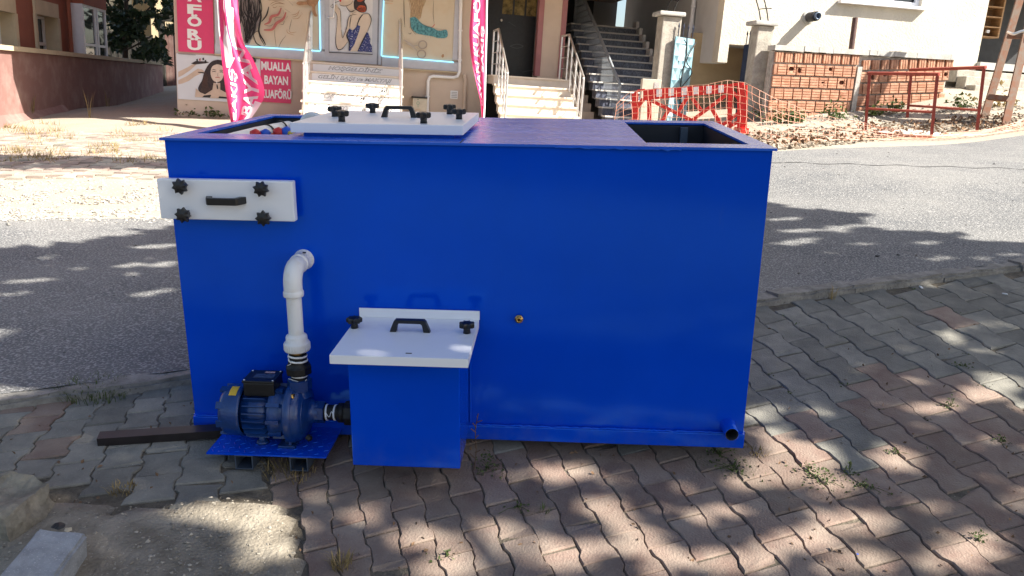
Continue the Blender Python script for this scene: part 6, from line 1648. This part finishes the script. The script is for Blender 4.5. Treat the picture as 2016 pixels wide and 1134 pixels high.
# ------------------------------------------------------------------ weeds and loose things on the near pavement
rnd = random.Random(91)
near = [  # u, v, kind, blades, height, spread, label
 (962, 922, 'leaf', 110, .075, .040, 'bushy green weed beside the right corner of the strainer box'),
 (933, 925, 'stem', 0, .20, .01, 'thin dry upright weed stem just right of the strainer box'),
 (1413, 893, 'leaf', 90, .05, .05, 'green creeping weed under the drain stub'),
 (1445, 925, 'leaf', 120, .045, .065, 'sunlit creeping weed on the red pavers below the drain stub'),
 (1592, 928, 'leaf', 60, .05, .045, 'sunlit feathery weed left of its larger neighbour on the red pavers'),
 (1622, 945, 'leaf', 110, .055, .055, 'largest feathery weed on the sunlit red pavers'),
 (1672, 932, 'leaf', 50, .06, .02, 'small upright weed right of the feathery weeds'),
 (1704, 955, 'leaf', 60, .03, .04, 'flat weed in the joint below the small upright weed'),
 (1760, 890, 'leaf', 45, .035, .022, 'round green weed tuft alone on the shaded red pavers'),
 (1870, 800, 'leaf', 40, .07, .018, 'yellowish upright weed in a joint at the right edge'),
 (1897, 722, 'leaf', 60, .03, .045, 'dark flat weed in the joint between grey pavers at right'),
 (1970, 867, 'leaf', 40, .03, .03, 'small dark weed near the right frame edge on red pavers'),
 (1018, 996, 'leaf', 40, .022, .03, 'dark rosette weed in front of the strainer box'),
 (1070, 1006, 'blade', 16, .035, .02, 'light green star shaped weed right of the dark rosette'),
 (1925, 1062, 'leaf', 45, .05, .02, 'yellow green weed at the edge of a bright patch, lower right'),
 (672, 1115, 'blade', 60, .06, .03, 'dry yellow grass tuft at the bottom edge'),
 (880, 1095, 'leaf', 40, .03, .03, 'brown weed in the joint near the bottom edge'),
 (572, 918, 'blade', 150, .055, .085, 'dry grass growing under the front of the pump stand'),
 (240, 965, 'blade', 70, .035, .04, 'dry grass tuft in the left pavers near the bare dirt'),
 (190, 772, 'blade', 340, .055, .14, 'mossy grass clump growing behind the left kerb'),
 (1490, 890, 'blade', 50, .03, .05, 'dry brown grass at the right foot of the tank'),
 (1636, 590, 'blade', 12, .10, .02, 'dry stalk standing at the kerb right of the tank'),
]
for i, (u, v, kd, n, h_, sp, lab) in enumerate(near):
    q = on_pave(u, v); q.z -= .004 + dip(q.x, q.y)
    if kd == 'leaf':
        pts = []
        for k in range(n):
            r = abs(rnd.gauss(0, sp)); a = rnd.uniform(0, 6.28); pts.append(q + Vector((r * math.cos(a), r * math.sin(a) * .8, h_ * rnd.random() ** 1.4 * max(.15, 1 - r / sp * .4))))
        o = thing('weed', lab, 'weed', at(q)); inv = Vector(q)
        fo = leaf_cloud('foliage', [p - inv for p in pts], .0125, GRASS_G, o, i, kind='stuff')
        st_mb = MB()
        for k in range(7): e = rnd.choice(pts); e = e - inv; st_mb.tube([Vector(), e / 2 + Vector((0, 0, .006)), e], .0009, 4, GRASS_G, False)
        s_ = st_mb.build('stem', None, o); s_['kind'] = 'stuff'
    elif kd == 'stem':
        b = MB(); b.tube(smooth_pts([q, q + Vector((.004, 0, .08)), q + Vector((-.003, .004, .15)), q + Vector((.004, 0, .215))], 4), .0016, 5, TWIG)
        for k in range(9): zq = q + Vector((0, 0, .05 + k * .019)); b.tube([zq, zq + Vector((rnd.uniform(-.02, .02), rnd.uniform(-.01, .01), .012))], .0018, 4, TWIG)
        o = b.build('weed', None)
    else: o = tuft('grass_tuft', q, n, h_, sp, GRASS_D if 'moss' not in lab and 'green' not in lab else GRASS_G, None, i, w=.0035, lean=.8)
    tag(o, lab, 'weed' if kd != 'blade' else 'grass tuft')
# moss and grass bits in joints of the grey field
pts = []
for z in vis2:
    if z[4][0] > 1480 and z[4][1] < 900 and rnd.random() < .30:
        q = lat(z[5], z[1] + rnd.choice([-1, 1]) * .5, z[2] + rnd.uniform(-.5, .5))
        for _ in range(rnd.randint(4, 14)): pts.append(q + Vector((rnd.gauss(0, .016), rnd.gauss(0, .012), rnd.random() * .008 - .004)))
tag(leaf_cloud('moss', pts, .010, GRASS_G, None, 77), 'small bits of moss growing in the paver joints right of the tank', 'moss', kind='stuff')
# broken concrete lump and cut block in the lower left corner
LUMP = mat('old_dirty_concrete', (.19, .165, .125), rough=.95, var=.3, scale=14, col2=(.30, .265, .20), bump=.9, bscale=60)
q = on_pave(20, 1028); bm = bmesh.new(); bmesh.ops.create_cube(bm, size=1)
for v in bm.verts: v.co = Vector((v.co.x * .30 + (v.co.z * -.03 if v.co.x > 0 else 0), v.co.y * .17, v.co.z * .12))
bmesh.ops.subdivide_edges(bm, edges=list(bm.edges), cuts=11, use_grid_fill=True)
for v in bm.verts: v.co += noise.noise_vector(v.co * 9) * .030 + noise.noise_vector(v.co * 28) * .009
me = bpy.data.meshes.new('concrete_chunk'); bm.to_mesh(me); bm.free(); me.materials.append(LUMP)
c1 = bpy.data.objects.new('concrete_chunk', me); COL.objects.link(c1); c1.matrix_world = Matrix.Translation(Vector((q.x - .065, q.y + .035, q.z + .018))) @ Matrix.Rotation(-.22, 4, 'Z') @ Matrix.Rotation(.10, 4, 'X')
tag(c1, 'rough broken lump of old concrete in the dirt, lower left', 'concrete lump')
for i, (u, v, r, mt, lab) in enumerate([(118, 1043, .026, DARK, 'small black stone against the concrete lump'), (135, 1052, .020, CREAM, 'small ochre stone beside the black stone'), (330, 1012, .013, GRAVEL, 'flat pale pebble at the edge of the sunlit dirt'), (250, 1076, .009, GRAVEL, 'single round pebble on the shaded dirt')]):
    q = on_pave(u, v); tag(rock('stone', (q.x, q.y, q.z + r * .25), (r, r * .8, r * .6), mt, i + 20, 2), lab, 'stone')
blk = MB(); bm = bmesh.new(); bmesh.ops.create_cube(bm, size=1)
for v in bm.verts: v.co = Vector((v.co.x * .135, v.co.y * .26, v.co.z * .12))
bmesh.ops.subdivide_edges(bm, edges=list(bm.edges), cuts=5, use_grid_fill=True); bmesh.ops.bevel(bm, geom=[e for e in bm.edges if e.calc_face_angle(0) > .5], offset=.008, segments=2, affect='EDGES')
for v in bm.verts: v.co += noise.noise_vector(v.co * 14) * .0045
me = bpy.data.meshes.new('stone_block'); bm.to_mesh(me); bm.free(); me.materials.append(STONEG)
sb = bpy.data.objects.new('stone_block', me); COL.objects.link(sb)
q = on_pave(80, 1170); sb.matrix_world = Matrix.Translation(Vector((q.x, q.y, q.z + .045))) @ Matrix.Rotation(.06, 4, 'Z') @ Matrix.Rotation(.10, 4, 'Y') @ Matrix.Rotation(.12, 4, 'X')
tag(sb, 'grey cut concrete block with a clean top in the lower left corner', 'block')
# small litter
for i, (u, v, d, mt, lab) in enumerate([(1688, 1092, (.007, .006, .003), BLUEP, 'tiny blue plastic scrap on the red pavers'), (1813, 566, (.05, .012, .006), WHITEP, 'white cigarette end sized scrap lying by the kerb'), (1978, 579, (.03, .012, .005), WHITEP, 'small white scrap on the grey pavers at the right edge'), (383, 1058, (.055, .012, .004), CONCP, 'thin grey splinter lying on the dirt')]):
    q = on_pave(u, v); o = MB().box((0, 0, d[2] / 2), d, mt, Matrix.Rotation(.4 + i, 3, 'Z'), taper=.8).build('scrap', mt); o.location = q; tag(o, lab, 'litter')
pts = []
for k in range(240):
    u, v = rnd.uniform(0, 2016), rnd.uniform(640, 1134); q = on_pave(u, v); s_, t_ = st(q.x, q.y)
    if t_ < -.05: pts.append(q + Vector((0, 0, .004)))
tag(leaf_cloud('litter', pts, .016, TWIG, None, 18), 'tiny dry leaf bits scattered over the pavers', 'litter', kind='stuff')

# ------------------------------------------------------------------ shade tree standing behind the viewer, to the right
tree = thing('shade_tree', 'big leafy street tree behind the viewer that shades pavement and tank', 'tree')
LIT = [(455, 1004, 105, 26), (520, 1040, 62, 44), (340, 1012, 70, 12), (560, 1080, 30, 46), (110, 992, 16, 26), (30, 578, 36, 4), (210, 588, 30, 4), (220, 590, 20, 3), (305, 574, 50, 5), (290, 592, 34, 4), (10, 652, 40, 5), (60, 682, 60, 5), (200, 712, 40, 4), (310, 690, 50, 6), (10, 728, 40, 6), (340, 668, 26, 4), (150, 530, 30, 3), (320, 520, 34, 5), (90, 505, 30, 3), (545, 900, 0, 0), (845, 966, 40, 14), (715, 1012, 52, 24), (820, 1058, 62, 26), (960, 1060, 78, 34), (1020, 930, 42, 14), (1112, 932, 66, 20), (1185, 985, 58, 16), (1215, 1016, 42, 12), (1250, 1062, 72, 26), (1095, 1095, 100, 30), (900, 1118, 120, 26), (1400, 1012, 60, 24),
       (1480, 938, 46, 26), (1570, 916, 92, 36), (1645, 962, 46, 22), (1830, 800, 62, 11), (1960, 765, 66, 24), (1930, 738, 24, 8), (1765, 908, 52, 22), (1700, 1032, 72, 22), (1905, 1085, 92, 40), (1560, 1062, 84, 26), (1850, 556, 52, 9), (2005, 540, 24, 8), (1790, 568, 20, 5), (1925, 640, 46, 8), (1870, 655, 30, 6), (1500, 812, 50, 16), (1520, 860, 36, 20), (1640, 1010, 40, 10), (1830, 1000, 40, 12), (1340, 960, 40, 10),
       (1450, 1100, 80, 22), (1700, 1110, 90, 20), (1310, 1110, 60, 20), (2000, 985, 40, 14), (1945, 690, 40, 9), (135, 898, 26, 8), (305, 485, 44, 4), (255, 522, 36, 4), (255, 541, 26, 4), (290, 578, 46, 6), (110, 640, 70, 5), (280, 690, 60, 5), (30, 736, 34, 7), (60, 552, 50, 4), (180, 600, 40, 4), (330, 610, 30, 5),
       (1575, 454, 44, 4), (1600, 470, 30, 3), (1560, 478, 44, 5), (1545, 431, 40, 4), (1640, 498, 20, 3), (1850, 508, 28, 5), (1940, 508, 20, 4), (1830, 478, 34, 4), (1990, 500, 24, 4), (1700, 480, 40, 3), (660, 1100, 40, 16), (620, 1040, 28, 12), (1140, 1010, 30, 8)]
LITW = []
for (u, v, ru, rv) in LIT:
    if ru: LITW.append((u, v, ru * (1.12 if v > 640 else 1.1), rv * (1.3 if v > 640 else 1.25)))
def lit_at(u, v):
    for (a, c, ru, rv) in LITW:
        x = (u - a) / ru; y = (v - c) / rv
        y += (.8 if u < 400 and v < 800 else .25) * x
        if x * x + y * y < 1: return True
    if u > 1480 and v > 620 or v > 930 and u > 640:
        return noise.noise(Vector((u * .012, v * .028, 3))) > .40
    return False
SHADE = [([(-80, 496), (60, 484), (150, 480), (205, 470), (270, 458), (330, 449), (400, 444), (400, 800), (-80, 830)], 'road', 7000), ([(1480, 400), (1530, 398), (1556, 408), (1640, 417), (1715, 424), (1700, 436), (1640, 444), (1612, 458), (1700, 452), (1800, 453), (1900, 462), (1885, 476), (2060, 480), (2060, 535), (1480, 612)], 'road', 6400),
         ([(-300, 805), (375, 755), (1500, 600), (2400, 470), (2500, 1500), (-500, 1500)], 'pave', 34000), ([(-80, 307), (150, 311), (240, 314), (345, 320), (345, 337), (-80, 337)], 'far', 2200)]  # 'far' is an unseen leaf clump added to shade a band of yard pavers
rnd = random.Random(123); pts = []; rejected = 0
def add_leaf(q, smin=5.6, smax=9.0):
    s_ = rnd.uniform(smin, smax); p = q - SUN * s_; px = to_px(p)
    if px is not None and -140 < px[0] < 2160 and -140 < px[1] < 1300: return False
    pts.append(p); return True
for poly, kd, n in SHADE:
    k = 0; us = [a[0] for a in poly]; vs_ = [a[1] for a in poly]; tries = 0
    while k < n and tries < n * 40:
        tries += 1
        # even over the ground, not over the picture
        if kd == 'pave':
            x, y = rnd.uniform(-3.0, 4.6), rnd.uniform(.9, 5.4); q = Vector((x, y, pave_z(x, y))); px = to_px(q)
            if st(x, y)[1] > .05: continue
            if px is not None and lit_at(*px): k += .2; continue
        else:
            u, v = rnd.uniform(min(us), max(us)), rnd.uniform(min(vs_) - 14, max(vs_) + 6)
            if rnd.random() > ((min(vs_) - 150) / (v - 150)) ** 2 and kd == 'road': continue
            nz = Vector((u * .016, v * .07, 4)); du, dv = 34 * noise.noise(nz) + 14 * noise.noise(nz * 3.1), 9 * noise.noise(nz + Vector((9, 9, 9))) + 5 * noise.noise(nz * 3.3)
            if kd == 'far': du, dv = 0, dv * .4
            if not inside(u + du, v + dv, poly) or lit_at(u, v): continue
            q = gpt(u, v)
        add_leaf(q, 5.6 if kd != 'far' else 7.5, 9.0 if kd != 'far' else 9.5); k += 1
LIDLIT = [(735, 694, 60, 9), (900, 690, 32, 13), (870, 655, 16, 5), (850, 247, 22, 3)]
for k in range(20000):                                 # the tank's front, top and fittings
    r = rnd.random()
    if r < .55: L_ = Vector((rnd.uniform(-1.1, 1.06), -.02, rnd.uniform(-.03, 1.1)))
    elif r < .8: L_ = Vector((rnd.uniform(-1.06, 1.06), rnd.uniform(-.05, 1.1), 1.08))
    elif r < .92: L_ = Vector((rnd.uniform(-.40, .08), rnd.uniform(-.40, .0), .46))
    else: L_ = Vector((rnd.uniform(-.9, -.42), rnd.uniform(-.25, 0), rnd.uniform(.0, .75)))
    q = TM @ L_; px = to_px(q)
    if any(((px[0] - a) / ru) ** 2 + ((px[1] - c) / rv) ** 2 < 1 for a, c, ru, rv in LIDLIT): continue
    add_leaf(q)
def lid_gap(p):
    """leaves that would darken the sun flecks on the white lids are left out"""
    l = TI @ p; d = TI.to_3x3() @ SUN
    for zp in (.455, 1.11):
        k = (zp - l.z) / d.z; q = l + d * k
        if zp < 1 and not (-.40 < q.x < .08 and -.40 < q.y < .0): continue
        px = to_px(TM @ q)
        if px and any(((px[0] - a) / (ru + 8)) ** 2 + ((px[1] - c) / (rv + 5)) ** 2 < 1 for a, c, ru, rv in LIDLIT[:3] if zp < 1): return True
    return False
TI = TM.inverted(); pts = [p for p in pts if not lid_gap(p)]
# the crown goes on, thinner, over the viewer
for k in range(1500): pts.append(Vector((rnd.uniform(2, 10), rnd.uniform(-7, -1.0), rnd.uniform(3.4, 6.8))))
o = leaf_cloud('crown', pts, .135, LEAF, tree, 5); o['kind'] = 'stuff'
b = MB(); tx, ty = 8.2, -3.6; tz_ = pave_z(tx, ty) - .3
b.tube(smooth_pts([(tx, ty, tz_), (tx - .05, ty + .05, .6), (tx - .2, ty + .2, 2.2), (tx - .6, ty + .5, 3.6)], 6), [.24 - .006 * k for k in range(19)], 12, BARK)
for e in ((3.5, -1.5, 4.6), (5.5, -5.5, 5.6), (9.8, -1.5, 5.6), (6.2, 0.2, 5.2), (2.6, .6, 4.9), (9.5, 2.0, 5.8)):
    a = Vector((tx - .3, ty + .3, 2.8)); c = Vector(e); m_ = (a + c) / 2 + Vector((0, 0, .5)); sp_ = smooth_pts([a, m_, c], 6); b.tube(sp_, [.11 - .007 * k for k in range(len(sp_))], 8, BARK)
    for _ in range(3):
        d = sp_[rnd.randint(5, len(sp_) - 1)]; e2 = d + Vector((rnd.gauss(0, .9), rnd.gauss(0, .9), rnd.uniform(.2, 1.2)))
        px = to_px(e2)
        if px and -50 < px[0] < 2070 and -60 < px[1] < 1200: continue
        b.tube([d, (d + e2) / 2 + Vector((0, 0, .1)), e2], [.03, .022, .008], 6, BARK)
b.build('trunk', None, tree)
print('leaves', len(pts))

# ------------------------------------------------------------------ repeats of a kind carry one group
GROUPS = {'weed': 'weeds growing in joints and along walls', 'grass_tuft': 'grass tufts in the near pavement', 'dry_stalk': 'dry stalks before the yard wall', 'stone': 'loose stones on the dirt', 'scrap': 'bits of litter on the pavement', 'feather_flag': 'pink feather flags before the salon',
          'stair_railing': 'stainless railings of the two marble stairs', 'gate_pillar': 'concrete pillars of the gate', 'gate_leaf': 'steel leaves of the gate'}
for o in bpy.data.objects:
    g = GROUPS.get(o.name.split('.')[0])
    if g and o.parent is None and 'category' in o: o['group'] = g
